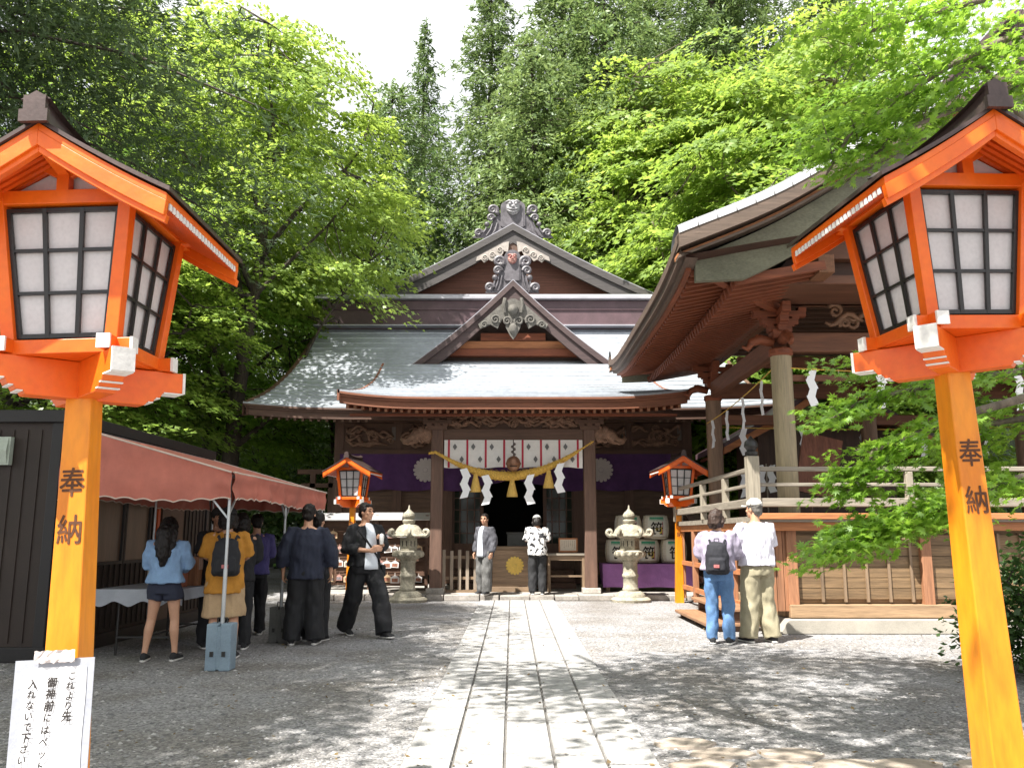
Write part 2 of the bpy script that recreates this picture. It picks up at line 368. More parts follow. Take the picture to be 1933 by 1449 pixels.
# ================================================================== big lanterns
def make_lantern(name, label, loc, rz, ry=0., zoff=(1.56, 1.37), csz=.125, group='vermilion wooden lanterns along the approach'):
    root = empty(name, loc, label, 'lantern', group)
    root.rotation_euler = (0, ry, rz)
    p = MB()
    z1, b0, b1 = 1.93, .078, .053
    p.add([(x*b0*1.02, y*b0*1.02, -.16) for x, y in ((-1, -1), (1, -1), (1, 1), (-1, 1))] + [(x*b1, y*b1, z1) for x, y in ((-1, -1), (1, -1), (1, 1), (-1, 1))],
          [(3, 2, 1, 0), (4, 5, 6, 7), (0, 1, 5, 4), (1, 2, 6, 5), (2, 3, 7, 6), (3, 0, 4, 7)])
    post = p.build('post', POSTP, root, bevel=.006)
    for ch, z in zip('奉納', zoff):
        t = MB()
        hb = b0 + (b1-b0)*z/z1
        t.text(ch, (0, -hb - .0022 + .0006, z), csz, ya=(0, (b0-b1)/z1, 1), bold=.012, sx=.86)
        t.build('lettering', FADEINK, post)
    # crossed bracket arms
    for k in range(4):
        a = PI/4 + k*PI/2; e = Vector((math.cos(a), math.sin(a), 0)); s = Vector((-e.y, e.x, 0))*.042
        prof = [(.02, 1.90), (.235, 1.90), (.245, 1.915), (.27, 1.918), (.28, 1.935), (.30, 1.938), (.312, 1.96), (.40, 1.965), (.40, 2.055), (.02, 2.055)]
        m = MB(); zz = .0015*k
        m.prism([e*q - s + Vector((0, 0, z+zz)) for q, z in prof], s*2)
        arm = m.build('bracket_arm', ORANGE, root, bevel=.004)
        m = MB(); m.box(e*.404 + Vector((0, 0, 2.01+zz)), (.012, .088, .094), Matrix.Rotation(a, 3, 'Z'))
        for q0, q1, z in ((.247, .269, 1.9165), (.282, .299, 1.9365), (.315, .40, 1.9635)):
            m.box(e*(q0+q1)/2 + Vector((0, 0, z-.002+zz)), (q1-q0, .087, .005), Matrix.Rotation(a, 3, 'Z'))
        m.build('white_tip', WHITEP, arm)
    hb, ht, zb, zt = .205, .258, 2.115, 2.665
    # lower frame with projecting white ends
    m = MB(); w = []
    for s in (-1, 1):
        m.beam((-.285, s*hb, 2.087), (.285, s*hb, 2.087), .05, .058); m.beam((s*hb, -.285, 2.091), (s*hb, .285, 2.091), .05, .054)
        for q in (-1, 1):
            w += [MB().box((q*.288, s*hb, 2.087), (.012, .053, .061)), MB().box((s*hb, q*.288, 2.091), (.053, .012, .057))]
    m.bx(-hb, hb, -hb, hb, 2.06, 2.075)
    fr = m.build('base_frame', ORANGE, root, bevel=.003); [t_.build('white_tip', WHITEP, fr) for t_ in w]
    # corner posts
    for sx in (-1, 1):
        for sy in (-1, 1):
            MB().beam((sx*hb, sy*hb, zb), (sx*(ht+.004), sy*(ht+.004), zt+.05), .052, .052, (0, 1, 0)).build('corner_post', ORANGE, root, bevel=.003)
    m = MB()
    for s in (-1, 1):
        m.beam((-ht-.06, s*ht, 2.695), (ht+.06, s*ht, 2.695), .045, .058); m.beam((s*ht, -.42, 2.70), (s*ht, .36, 2.70), .045, .05)
    m.beam((0, -.30, 2.845), (0, .30, 2.845), .05, .05)
    m.build('top_frame', ORANGE, root, bevel=.003)
    # four lattice faces, each with its paper
    for k in range(4):
        rot = Matrix.Rotation(k*PI/2, 3, 'Z'); l = MB(); q = MB()
        def P(u, v, d=0.):      # u -1..1 across, v 0..1 up
            h = hb + (ht-hb)*v; return rot @ Vector((u*(h-.026), -h - d + .004, zb + .012 + v*(zt-zb-.024)))
        def barv(u, w_):
            l.beam(P(u, 0, .002), P(u, 1, .002), w_, .014, rot @ Vector((0, 1, 0)))
        for u, w_ in ((-.965, .020), (.965, .020), (-.33, .017), (.33, .017)): barv(u, w_)
        for v, w_ in ((.015, .018), (.985, .018), (.345, .013), (.675, .013)):
            l.beam(P(-.985, v, .0), P(.985, v, .0), w_, .0135, rot @ Vector((0, 0, 1))) if False else l.beam(P(-.985, v, .001), P(.985, v, .001), .0135, w_)
        lat = l.build('lattice', BLACKL, root)
        q.add([P(-.97, .01, -.012), P(.97, .01, -.012), P(.97, .99, -.012), P(-.97, .99, -.012), P(-.97, .01, -.016), P(.97, .01, -.016), P(.97, .99, -.016), P(-.97, .99, -.016)],
              [(0, 1, 2, 3), (7, 6, 5, 4), (0, 4, 5, 1), (2, 6, 7, 3), (1, 5, 6, 2), (3, 7, 4, 0)])
        q.build('paper_panel', PAPER, lat)
    # gable roof
    def prof(t):      # t 0 at ridge, 1 at eave -> (x, z)
        return (.505*t, 2.885 - .30*t + .045*t*(t-1)*1.0 + .0)
    N = 8; yf, yb = -.475, .385; yr = .43; ym = (yf+yb)/2
    sheet = MB(); board = MB(); raf = MB(); tips = MB()
    for s in (-1, 1):
        pr = [prof(i/N) for i in range(N+1)]
        for th0, th1, mb_, y_, ex in ((.032, .05, sheet, yr+.012, 1.03), (.0, .03, board, yr, 1.0)):
            poly = [(s*x*ex, 0, z+th1) for x, z in pr] + [(s*x*ex, 0, z+th0) for x, z in reversed(pr)]
            mb_.prism([(a, ym-y_, c) for a, b, c in poly], (0, 2*y_, 0))
        for yb_ in (yf-.002, yb-.026):       # barge boards, two steps
            for d0, d1, dy in ((.0, -.06, 0), (-.055, -.085, .012)):
                poly = [(s*x, yb_+dy, z+d0) for x, z in pr] + [(s*x*.985, yb_+dy, z+d1) for x, z in reversed(pr)]
                board.prism(poly, (0, .028, 0))
        for i in range(23):
            y = yf + .05 + i*(2*yr-.10)/22
            a, b = prof(.05), prof(.985)
            raf.beam((s*a[0], y, a[1]-.014), (s*b[0], y, b[1]-.014), .020, .026)
            raf.mi(1).box((s*(b[0]+.004), y, b[1]-.014), (.006, .021, .027)); raf.mi(0)
    roof = board.build('roof', ORANGE, root, bevel=.002)
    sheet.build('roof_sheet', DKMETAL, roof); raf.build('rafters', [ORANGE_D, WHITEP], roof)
    m = MB(); N = 14
    for i in range(N):
        t0, t1 = -1 + 2*i/N, -1 + 2*(i+1)/N
        f = lambda t: .045*abs(t)**3 - .03
        y0, y1 = ym+t0*(yr+.03), ym+t1*(yr+.03)
        m.add([(-.045, y0, 2.90), (.045, y0, 2.90), (.034, y0, 2.985+f(t0)), (-.034, y0, 2.985+f(t0)), (-.045, y1, 2.90), (.045, y1, 2.90), (.034, y1, 2.985+f(t1)), (-.034, y1, 2.985+f(t1))],
              [(0, 1, 2, 3), (7, 6, 5, 4), (1, 5, 6, 2), (0, 3, 7, 4)])
        m.add([(-.058, y0, 2.982+f(t0)), (.058, y0, 2.982+f(t0)), (0, y0, 3.018+f(t0)), (-.058, y1, 2.982+f(t1)), (.058, y1, 2.982+f(t1)), (0, y1, 3.018+f(t1))],
              [(0, 1, 2), (5, 4, 3), (1, 4, 5, 2), (2, 5, 3, 0), (0, 3, 4, 1)])
    for s in (-1, 1): m.box((0, ym+s*(yr+.034), 2.925), (.11, .02, .05)); m.box((0, ym+s*(yr+.028), 2.97), (.085, .022, .08))
    m.build('ridge_cap', DKMETAL, roof)
    for s in (-1, 1):
        m = MB()
        m.beam((0, s*(ht+.002), 2.72), (0, s*(ht+.002), 2.85), .05, .04, (0, 1, 0))
        m.beam((0, s*(ht+.002), 2.81), (0, .44 * s if s < 0 else .35, 2.85), .045, .05)
        for q in (-1, 1): m.beam((q*.02, s*(ht+.004), 2.79), (q*.10, s*(ht+.004), 2.832), .03, .022, (0, 1, 0))
        m.build('king_post', ORANGE, root, bevel=.002)
    for s in (-1, 1):
        m = MB(); m.prism([(-.25, s*(ht-.03), 2.715), (.25, s*(ht-.03), 2.715), (0, s*(ht-.03), 2.85)], (0, s*.004, 0)); m.build('gable_panel', PAPER, root)
    return root
lan_l = make_lantern('shrine_lantern', 'tall vermilion lantern whose post carries the taped handwritten notice', (-1.74, 3.52, 0), R(0), R(-1.7))
lan_r = make_lantern('shrine_lantern', 'tall vermilion lantern beneath the near maple twigs by the stage', (2.0, 3.68, .14), R(6), R(-1.8), (1.555, 1.355))
for lab, x, y in (('small distant vermilion lantern beside the rack of votive plaques', -3.33, 17.9), ('small distant vermilion lantern beside the stacked sake barrels', 3.36, 17.5)):
    o = copy_tree(lan_r); o.location = (x, y, 0); o.rotation_euler = (0, R(1.2 if x > 0 else 0), R(3 if x > 0 else -8)); o['label'] = lab

# notice taped to the left post
nb = empty('paper_notice', at(106, 1243, 3.33), 'white handwritten paper notice in a clear sleeve taped to the post', 'notice')
nb.rotation_euler = (R(-4), R(-2.5), R(3))
m = MB(); m.bx(-.148, .142, 0, .004, -.50, 0); sl = m.build('clear_sleeve', mat('plastic_sleeve', (.33, .34, .38), .12, .1, 8, bump=.1), nb)
m = MB()
rows = [[(-.112 + .228*u/8 + .004*math.sin(v)*.5, -.003 - .003*math.sin(u/8*PI)*math.sin(v*.7+.4), -.028 - .46*v/8) for u in range(9)] for v in range(9)]
m.grid(rows); pp = m.build('paper', mat('notice_paper', (.66, .65, .66), .7, .02, 5, bump=.02), nb, smooth='all')
rn = random.Random(2)
for tx, x, z0, st in (('これより先', .068, -.062, .0355), ('御神前にはペットを', -.004, -.082, .0415), ('入れないで下さい', -.072, -.085, .0375)):
    m = MB()
    for i, ch in enumerate(tx):
        m.text(ch, (x - i*.0025 + rn.uniform(-.002, .002), -.0105, z0 - i*st), .040 if ch in '御神前先入下' else .034, shear=.12 + rn.uniform(-.05, .05), sx=.92, bold=.03)
    m.build('handwriting', INK, nb)
m = MB(); rows = []
for v in range(5):
    rows.append([(-.075 + .15*u/14, -.012 - .012*abs(noise.noise((u*.9, v*.9, 2))), -.012 + .011*v + .006*noise.noise((u*.8, v, 5))) for u in range(15)])
m.grid(rows); m.build('tape', mat('clear_tape', (.62, .55, .52), .2, .15, 30, bump=.2), nb)

# ================================================================== hut, tent, table
hut = empty('dark_hut', (-6.7, 11.6, 0), 'low dark brown hut with a window behind the red canopy', 'hut', world=True)
m = MB(); m.bx(-8.6, -5.05, 9.45, 14.2, .12, 2.62)
for i in range(30): m.bx(-5.06, -5.035, 9.65+i*.15, 9.70+i*.15, .2, 2.5)
for i in range(22): m.bx(-8.4+i*.155, -8.36+i*.155, 9.436, 9.46, .2, 2.5)
wall = m.build('wall', HUT, hut)
m = MB()
for x, y in ((-5.08, 9.48), (-5.08, 14.17), (-8.57, 9.48)): m.bx(x-.06, x+.06, y-.06, y+.06, 0, 2.66)
m.bx(-8.7, -4.99, 9.37, 14.3, 2.58, 2.72); m.bx(-8.62, -5.0, 9.41, 9.5, 0, .16); m.bx(-5.1, -5.0, 9.5, 14.2, .0, .16)
m.build('frame', HUTD, hut, bevel=.008)
WINC = mat('curtained_window', (.20, .13, .085), .3, .25, 3, (1, 1, .1), bump=.05)
for y0, y1 in ((10.35, 11.05), (11.15, 11.85)):
    m = MB(); m.bx(-5.05, -5.02, y0, y1, 1.02, 1.98); wf = m.build('window', WINC, hut)
    m = MB()
    for a, b, c, d in ((y0-.04, y0, .98, 2.02), (y1, y1+.04, .98, 2.02)): m.bx(-5.05, -4.99, a, b, c, d)
    m.bx(-5.05, -4.99, y0, y1, .98, 1.02); m.bx(-5.05, -4.99, y0, y1, 1.98, 2.02); m.build('window_frame', HUTD, wf)
m = MB(); m.bx(-5.05, -5.01, 12.3, 13.1, .16, 2.1); m.build('door', mat('brown_door', (.12, .07, .045), .5, .2, 3), hut)
m = MB(); m.bx(-5.05, -5.0, 12.12, 12.2, .5, 1.9); m.build('orange_post', ORANGE_D, hut)
pl = at(0, 851, 9.4)
m = MB(); m.bx(pl.x-.16, pl.x+.13, 9.36, 9.43, pl.z-.155, pl.z+.155); m.add([(pl.x-.14, 9.355, pl.z-.14), (pl.x+.11, 9.355, pl.z-.14), (pl.x+.11, 9.33, pl.z), (pl.x-.14, 9.33, pl.z), (pl.x+.11, 9.355, pl.z+.14), (pl.x-.14, 9.355, pl.z+.14)], [(0, 1, 2, 3), (3, 2, 4, 5)])
m.build('wall_light', mat('pale_plastic', (.42, .47, .40), .4, .1, 6), hut)

tent = empty('canopy_tent', (-3.95, 11.1, 0), 'red brown canvas canopy with scalloped valance on steel poles', 'canopy', world=True)
X0, X1, Y0, Y1, ZH, ZL, ZV = -4.72, -2.93, 8.9, 13.4, 2.50, 1.99, 1.72
def scal(t, n): return .022*abs(math.sin(PI*n*t)) - .02
def sag(x, y): return -.035*math.sin(PI*(y-Y0)/(Y1-Y0)*2)**2*math.sin(PI*(x-X0)/(X1-X0))
m = MB()
m.grid([[(X0+(X1-X0)*i/24, Y0+(Y1-Y0)*j/36, ZH+(ZL-ZH)*i/24 + sag(X0+(X1-X0)*i/24, Y0+(Y1-Y0)*j/36)) for i in range(25)] for j in range(37)])
m.build('roof_canvas', TENT, tent, smooth='all')
tm = MB()
def valance(pa_, pb_, za, zb, n, wav, nor):
    v = MB(); pa_ = Vector(pa_); pb_ = Vector(pb_); nor = Vector(nor); K = 96; rows = []
    for j in range(9):
        row = []
        for i in range(K+1):
            t = i/K; top = za + (zb-za)*t; bot = ZV + scal(t, n) + .02*math.sin(t*7)
            q = pa_.lerp(pb_, t); s = j/8
            q = q + nor*(.02 + .018*s*math.sin(t*wav+s*1.3) + .026*noise.noise((t*9, s*2.5, wav)) + .016*math.sin(s*9+t*3)*(1-s) + .012*noise.noise((t*26, s*1.2, 3)))
            row.append((q.x, q.y, top + (bot-top)*s))
        rows.append(row)
    v.grid(rows); o = v.build('valance', TENT, tent, smooth='all')
    MB().tube(rows[-1], .007, 5).build('piping', TRIM, o)
    MB().tube(rows[0], .010, 5).build('piping', TRIM, o)
valance((X0, Y0, 0), (X1, Y0, 0), ZH, ZL, 9, 23, (0, -1, 0))
valance((X1, Y0, 0), (X1, Y1, 0), ZL, ZL, 18, 47, (1, 0, 0))
valance((X0, Y1, 0), (X1, Y1, 0), ZH, ZL, 9, 21, (0, 1, 0))
valance((X0, Y0+.1, 0), (X0, Y1, 0), 2.05, 2.05, 18, 40, (-1, 0, 0))
for x, y, zt in ((X1-.03, Y0+.06, ZL), (X1-.03, 11.2, ZL), (X1-.03, Y1-.05, ZL), (X0+.06, Y0+.06, ZH), (X0+.06, 11.2, ZH), (X0+.06, Y1-.05, ZH)):
    MB().tube([(x, y, 0), (x, y, 1.0)], .021, 10).tube([(x, y, .98), (x, y, zt-.02)], .016, 10).build('pole', STEEL, tent, smooth=True)
m = MB()
for y in (Y0+.06, 11.2, Y1-.05): m.beam((X0+.06, y, ZH-.03), (X1-.03, y, ZL-.03), .025, .025)
for x, z in ((X0+.06, ZH-.03), (X1-.03, ZL-.035)): m.beam((x, Y0+.06, z), (x, Y1-.05, z), .025, .025)
for y, s in ((Y0+.06, 1), (11.2, 1), (11.2, -1), (Y1-.05, -1)): m.beam((X1-.03, y, 1.55), (X1-.03, y+s*.45, ZL-.04), .018, .018)
m.beam((X1-.03, Y0+.08, 1.5), (X1-.5, Y0+.08, ZL+.06), .018, .018)
m.build('pole_braces', STEEL, tent)
def weight(x, y, w, h, label, mt):
    r_ = empty('tent_weight', (x, y, 0), label, 'tent weight', 'weights at the feet of the canopy poles')
    m = MB()
    for s in (-1, 1): m.box((s*(w/4+.008), 0, h/2), (w/2-.012, w*.8, h))
    m.bx(-w/2, w/2, -w*.36, w*.36, h*.42, h*.58)
    m.bx(-w/2+.01, w/2-.01, -w*.37, w*.37, .01, h-.03)
    m.build('body', mt, r_, bevel=.012)
    m = MB()
    for s in (-1, 1): m.box((s*w*.24, -w*.42, h*.36), (.035, .012, .05)); 
    m.tube([(-w*.2, 0, h), (-w*.2, 0, h+.05), (w*.2, 0, h+.05), (w*.2, 0, h)], .008, 6)
    m.build('strap_slots', BLACKL, r_)
weight(X1-.03, Y0+.06-.0, .25, .46, 'blue grey block weighing down the front canopy pole', BLUEGREY)
weight(X1-.03, 11.2, .24, .44, 'dark grey block at the canopy pole beside the navy jacket man', mat('dark_grey_weight', (.10, .10, .095), .7, .2, 5))

tb = empty('folding_table', (-4.15, 10.6, 0), 'long folding table with a white cloth under the canopy', 'table', world=True)
m = MB(); m.bx(-4.66, -3.85, 9.85, 11.6, .70, .735); m.build('tabletop', mat('table_laminate', (.25, .2, .15), .5), tb)
m = MB()
rows = [[(-4.70+1.0*i/14, 9.80+1.8*j/16, .742) for i in range(15)] for j in range(17)]
m.grid(rows)
m.grid([[(-4.70+1.0*i/28, 9.80 - .02*s - .01*math.sin(i*1.1)*s, .742 - s*.16 - s*.03*math.sin(i*.7)) for i in range(29)] for s in (0, .5, 1)])
m.grid([[(-3.70 + .02*s + .01*math.sin(j*1.3)*s, 9.80+1.8*j/30, .742 - s*.12) for j in range(31)] for s in (0, .5, 1)])
m.build('tablecloth', mat('table_cloth', (.34, .36, .40), .7, .08, 5, bump=.08), tb, smooth=True)
for x in (-4.5, -3.85):
    for y in (10.0, 11.45): MB().tube([(x, y, 0), (x, y, .7)], .014, 8).build('leg', BLACKL, tb)
m = MB()
for y in (10.0, 11.45): m.beam((-4.5, y, .2), (-3.85, y, .2), .02, .02)
m.beam((-4.17, 10.0, .2), (-4.17, 11.45, .2), .02, .02); m.build('stretcher', BLACKL, tb)
rb = random.Random(9)
WOODBOX = wood('fortune_box_wood', (.30, .10, .05), 'z')
for i, (x, y, h, mt, lb) in enumerate(((-3.95, 10.15, .30, WOODBOX, 'red brown wooden fortune box nearest the denim jacket'), (-3.88, 10.55, .34, OZ, 'tall orange wooden fortune box in the middle of the table'), (-3.98, 10.95, .28, WOODBOX, 'red brown wooden fortune box at the far end of the table'), (-4.35, 10.75, .42, mat('pale_box', (.45, .42, .36), .7), 'pale upright display card box behind the wooden fortune boxes'))):
    r_ = empty('fortune_box', (x, y, .744), lb, 'box', 'boxes on the canopy table')
    m = MB(); m.bx(-.11, .11, -.14, .14, 0, h); m.build('body', mt, r_, bevel=.006)
    m = MB()
    for k in range(5): m.bx(-.115, .115, -.12+k*.055, -.09+k*.055, h*.55, h*.95)
    m.build('paper_slips', mat('slip_paper', (.5, .35, .28), .8), r_)
# ================================================================== main shrine hall
XC = .03
sh = empty('shrine_hall', (XC, 21, 0), 'large dark wooden shrine hall with sweeping grey metal roof and gables', 'shrine', world=True)
def interp(pts, y):
    for (a, b), (c, d) in zip(pts, pts[1:]):
        if y <= c: return b + (d-b)*(y-a)/(c-a)
    return pts[-1][1]
def resample(pts, n):
    # smooth curve through points (Catmull-Rom), n+1 samples of equal length
    P = [Vector((*p, 0)) for p in pts]; P = [P[0]*2-P[1]] + P + [P[-1]*2-P[-2]]; out = []
    for i in range(1, len(P)-2):
        for k in range(20):
            t = k/20; out.append(.5*((2*P[i]) + (P[i+1]-P[i-1])*t + (2*P[i-1]-5*P[i]+4*P[i+1]-P[i+2])*t*t + (3*P[i]-P[i-1]-3*P[i+1]+P[i+2])*t**3))
    out.append(P[-2]); L = [0]
    for a, b in zip(out, out[1:]): L.append(L[-1]+(b-a).length)
    r = []
    for i in range(n+1):
        s = L[-1]*i/n; j = max(k for k in range(len(L)) if L[k] <= s+1e-9); j = min(j, len(L)-2)
        t = (s-L[j])/max(1e-9, L[j+1]-L[j]); r.append(out[j].lerp(out[j+1], min(1, t)))
    return [(q.x, q.y) for q in r]
def courses(mb, pts, n, hw, lift, nx=36, lip=.034):
    rs = resample(pts, n)
    for i in range(n):
        (ya, za), (yb, zb) = rs[i], rs[i+1]
        rows = []
        for y, z, h, dz in ((ya, za, hw(ya), 0), (ya, za, hw(ya), lip), (yb, zb, hw(yb), 0)):
            rows.append([(XC + h*(2*k/nx-1), y, z + dz + lift(h*(2*k/nx-1), y)) for k in range(nx+1)])
        mb.grid(rows)
    return rs
mainp = [(20.0, 4.31), (21.5, 5.02), (23.2, 6.12), (25.0, 7.62)]
mlift = lambda x, y: .12*max(0, (abs(x)-3.2)/3.2)**2.6*max(0, (24-y)/4)
mhw = lambda y: 6.45 - .55*min(1, max(0, (y-20)/4.2))**.7
porp = [(17.2, 4.13), (18.4, 4.36), (19.8, 4.70), (21.3, 5.25), (22.4, 5.86)]
plift = lambda x, y: .13*max(0, (abs(x)-1.6)/2.0)**2.4*max(0, (21-y)/3.8)
phw = lambda y: 3.62 - .1*(y-17.2)/5

roof = MB(); courses(roof, mainp, 19, mhw, mlift)
back = [(50-y, z) for y, z in mainp]
rs = resample(back, 12)
roof.grid([[(XC + mhw(50-y)*(2*k/20-1), y, z + mlift(mhw(50-y)*(2*k/20-1), 50-y)) for k in range(21)] for y, z in rs])
roofo = roof.build('roof', COPPER, sh)
roof = MB(); courses(roof, porp, 16, phw, plift); pro = roof.build('porch_roof', COPPER, sh)

# eave edges: dark layered fascia, soffit boards, rafters
def eave(mb, y0, z0, hw, lift, dep, th, nx=40):
    for d0, d1, off in ((0, -.045, 0), (-.048, -.10, .04), (-.103, -th, .075)):
        a = []; b = []; c = []
        for k in range(nx+1):
            x = hw*(2*k/nx-1); z = z0 + lift(x, y0)
            a.append((XC+x*(1-off*.1), y0+off, z+d0)); b.append((XC+x*(1-off*.1), y0+off, z+d1)); c.append((XC+x*(1-off*.1), y0+off+.12, z+d1))
        mb.grid([a, b, c])
def soffit(mb, pts, hw, lift, dz, nx=40):
    mb.grid([[(XC+hw*(2*k/nx-1), y, z - dz + lift(hw*(2*k/nx-1), y)) for k in range(nx+1)] for y, z in pts])
FASC = wood('porch_fascia', (.20, .072, .035), 'x')
m = MB(); eave(m, 17.2, 4.13, 3.62, plift, 0, .24); ef = m.build('porch_fascia', FASC, pro)
m = MB(); eave(m, 20.0, 4.31, 6.45, mlift, 0, .26); m.build('eave_fascia', wood('eave_fascia', (.10, .052, .035), 'x'), roofo)
m = MB(); soffit(m, [(17.3, 3.94), (18.4, 4.14), (19.8, 4.42), (21.3, 4.9)], 3.5, plift, 0); m.build('porch_soffit', RX, pro)
m = MB(); soffit(m, [(20.1, 4.10), (21.5, 4.55), (22.2, 4.9)], 6.35, mlift, 0); m.build('eave_soffit', DX, roofo)
raf = MB(); tips = MB(); n = 44
for i in range(n):
    x = -3.45 + 6.9*i/(n-1); z = plift(x, 17.3)
    raf.beam((XC+x, 17.42, 3.865+z), (XC+x, 20.3, 4.37), .062, .085); raf.mi(1).box((XC+x, 17.414, 3.865+z), (.058, .012, .078)); raf.mi(0)
raf.build('rafters', [RY, mat('rafter_end_wood', (.30, .14, .075), .7, .2)], pro)
m = MB(); m.beam((XC-3.45, 17.75, 3.83), (XC+3.45, 17.75, 3.83), .10, .05); m.build('eave_batten', RX, pro)
raf = MB(); tips = MB(); n = 66
for i in range(n):
    x = -6.2 + 12.4*i/(n-1); z = mlift(x, 20.1)
    if abs(x) < 3.4: continue
    raf.beam((XC+x, 20.2, 4.04+z), (XC+x, 21.9, 4.58), .06, .085); raf.mi(1).box((XC+x, 20.194, 4.04+z), (.056, .012, .078)); raf.mi(0)
raf.build('rafters', [DY, mat('rafter_end_pale', (.20, .13, .09), .7, .2)], roofo)
# side faces closing the porch roof and roof ends (barge boards)
for s in (-1, 1):
    m = MB(); rs = resample(porp, 14)
    poly = [(XC+s*(phw(y)+.01), y, z+plift(phw(y), y)+.03) for y, z in rs] + [(XC+s*(phw(y)+.01), y, z+plift(phw(y), y)-.20) for y, z in reversed(rs)]
    m.prism(poly, (-s*.05, 0, 0)); m.build('barge_board', FASC, pro)
    m = MB(); rs = resample(mainp, 18); rs2 = rs + [(50-y, z) for y, z in reversed(rs[:-1])]
    yy = lambda y: y if y <= 25 else 50-y
    top = [(XC+s*(mhw(yy(y))+.012), y, z+mlift(mhw(yy(y)), yy(y))+.04) for y, z in rs2]
    bot = [(XC+s*(mhw(yy(y))+.012), y, z+mlift(mhw(yy(y)), yy(y))-.30) for y, z in rs2]
    for d in (0,):
        nn = len(top); vs = top + bot + [(x-s*.10, y, z) for x, y, z in top] + [(x-s*.10, y, z) for x, y, z in bot]
        m.add(vs, [(i, i+1, nn+i+1, nn+i) for i in range(nn-1)] + [(2*nn+i, 3*nn+i, 3*nn+i+1, 2*nn+i+1) for i in range(nn-1)] + [(nn+i, nn+i+1, 3*nn+i+1, 3*nn+i) for i in range(nn-1)] + [(i, 2*nn+i, 2*nn+i+1, i+1) for i in range(nn-1)])
    m.build('barge_board', DY, roofo)
    # gable end wall
    m = MB(); m.add([(XC+s*4.6, 20.9, 4.3), (XC+s*4.6, 29.1, 4.3), (XC+s*4.6, 25, 7.2)], [(0, 1, 2)]); m.build('gable_wall', DY, sh)

# main ridge
m = MB(); m.bx(XC-5.75, XC+5.75, 24.72, 25.28, 7.35, 8.28)
for z0, z1, e in ((7.50, 7.56, .08), (7.98, 8.03, .04)): m.bx(XC-5.78-e, XC+5.78+e, 24.72-e, 25.28+e, z0, z1)
rdg = m.build('ridge', RIDGEP, sh, bevel=.01)
m = MB(); m.bx(XC-5.95, XC+5.95, 24.55, 25.45, 8.30, 8.36)
m.add([(XC-5.9, 24.6, 8.36), (XC+5.9, 24.6, 8.36), (XC+5.9, 25, 8.56), (XC-5.9, 25, 8.56), (XC-5.9, 25.4, 8.36), (XC+5.9, 25.4, 8.36)], [(0, 1, 2, 3), (3, 2, 5, 4), (0, 3, 4), (1, 5, 2)])
m.bx(XC-5.9, XC+5.9, 24.36, 24.74, 7.42, 7.455)
m.build('ridge_cap', RIDGEG, rdg)

# ornament with curls and a mask
def ridge_ornament(name, parent, c, w, h, facemat):
    c = Vector(c); m = MB(); d = .16
    pl = []
    for k in range(13):
        a = PI*k/12; pl.append((c.x + w*.19*math.cos(a), c.y-.02, c.z + h*.80 + h*.20*math.sin(a)))
    pl = [(c.x + w*.19, c.y-.02, c.z+h*.25)] + pl + [(c.x - w*.19, c.y-.02, c.z+h*.25)]
    m.prism(pl, (0, d, 0))
    pl2 = [(q[0]*.86 + c.x*.14, c.y-.04, q[2] - h*.03) for q in pl]; m.prism(pl2, (0, .05, 0))
    for s in (-1, 1):
        out = [(0, -.05), (.62, -.05), (.50, .12), (.36, .22), (.30, .48), (.20, .60), (0, .60)]
        m.prism([(c.x+s*w*a, c.y+.02, c.z+h*b) for a, b in out], (0, d*.7, 0))
        m.spiral((c.x+s*w*.31, c.y-.03, c.z+h*.70), h*.135, 1.6, h*.05, flip=s)
        m.spiral((c.x+s*w*.34, c.y-.04, c.z+h*.47), h*.10, 1.5, h*.042, flip=s)
        m.spiral((c.x+s*w*.53, c.y-.03, c.z+h*.05), h*.10, 1.5, h*.045, flip=s)
        for q in range(3): m.tube([(c.x+s*w*(.24+.07*q), c.y-.0, c.z+h*.36), (c.x+s*w*(.27+.075*q), c.y-.02, c.z+h*.15), (c.x+s*w*(.33+.08*q), c.y, c.z-h*.02)], h*.024, 6)
        for z in (.62, .30): m.ball((c.x+s*w*(.24 if z > .5 else .40), c.y-.01, c.z+h*z), h*.075, 8)
    o = m.build(name, mat('weathered_copper', (.085, .075, .082), .5, .4, 5, bump=.3, col2=(.16, .145, .16)), parent, smooth=True)
    m = MB(); f = c + Vector((0, -.06, h*.76)); u = w*.11
    m.ball(f, u, 10, (1, .55, 1.15)); m.ball(f + Vector((0, -u*.6, -u*.05)), u*.26, 8)
    for s in (-1, 1):
        m.ball(f + Vector((s*u*.42, -u*.5, u*.38)), u*.24, 8); m.tube([f + Vector((s*u*.15, -u*.55, u*.55)), f + Vector((s*u*.5, -u*.5, u*.85)), f + Vector((s*u*.95, -u*.2, u*.7))], u*.16, 6)
        m.tube([f + Vector((0, -u*.6, -u*.45)), f + Vector((s*u*.5, -u*.45, -u*.35)), f + Vector((s*u*.8, -u*.2, -u*.1))], u*.13, 6)
        m.tube([f + Vector((0, -u*.5, -u*.85)), f + Vector((s*u*.45, -u*.4, -u*.7)), f + Vector((s*u*.7, -u*.2, -u*.4))], u*.12, 6)
    m.build('mask', facemat, o, smooth='all')
    return o
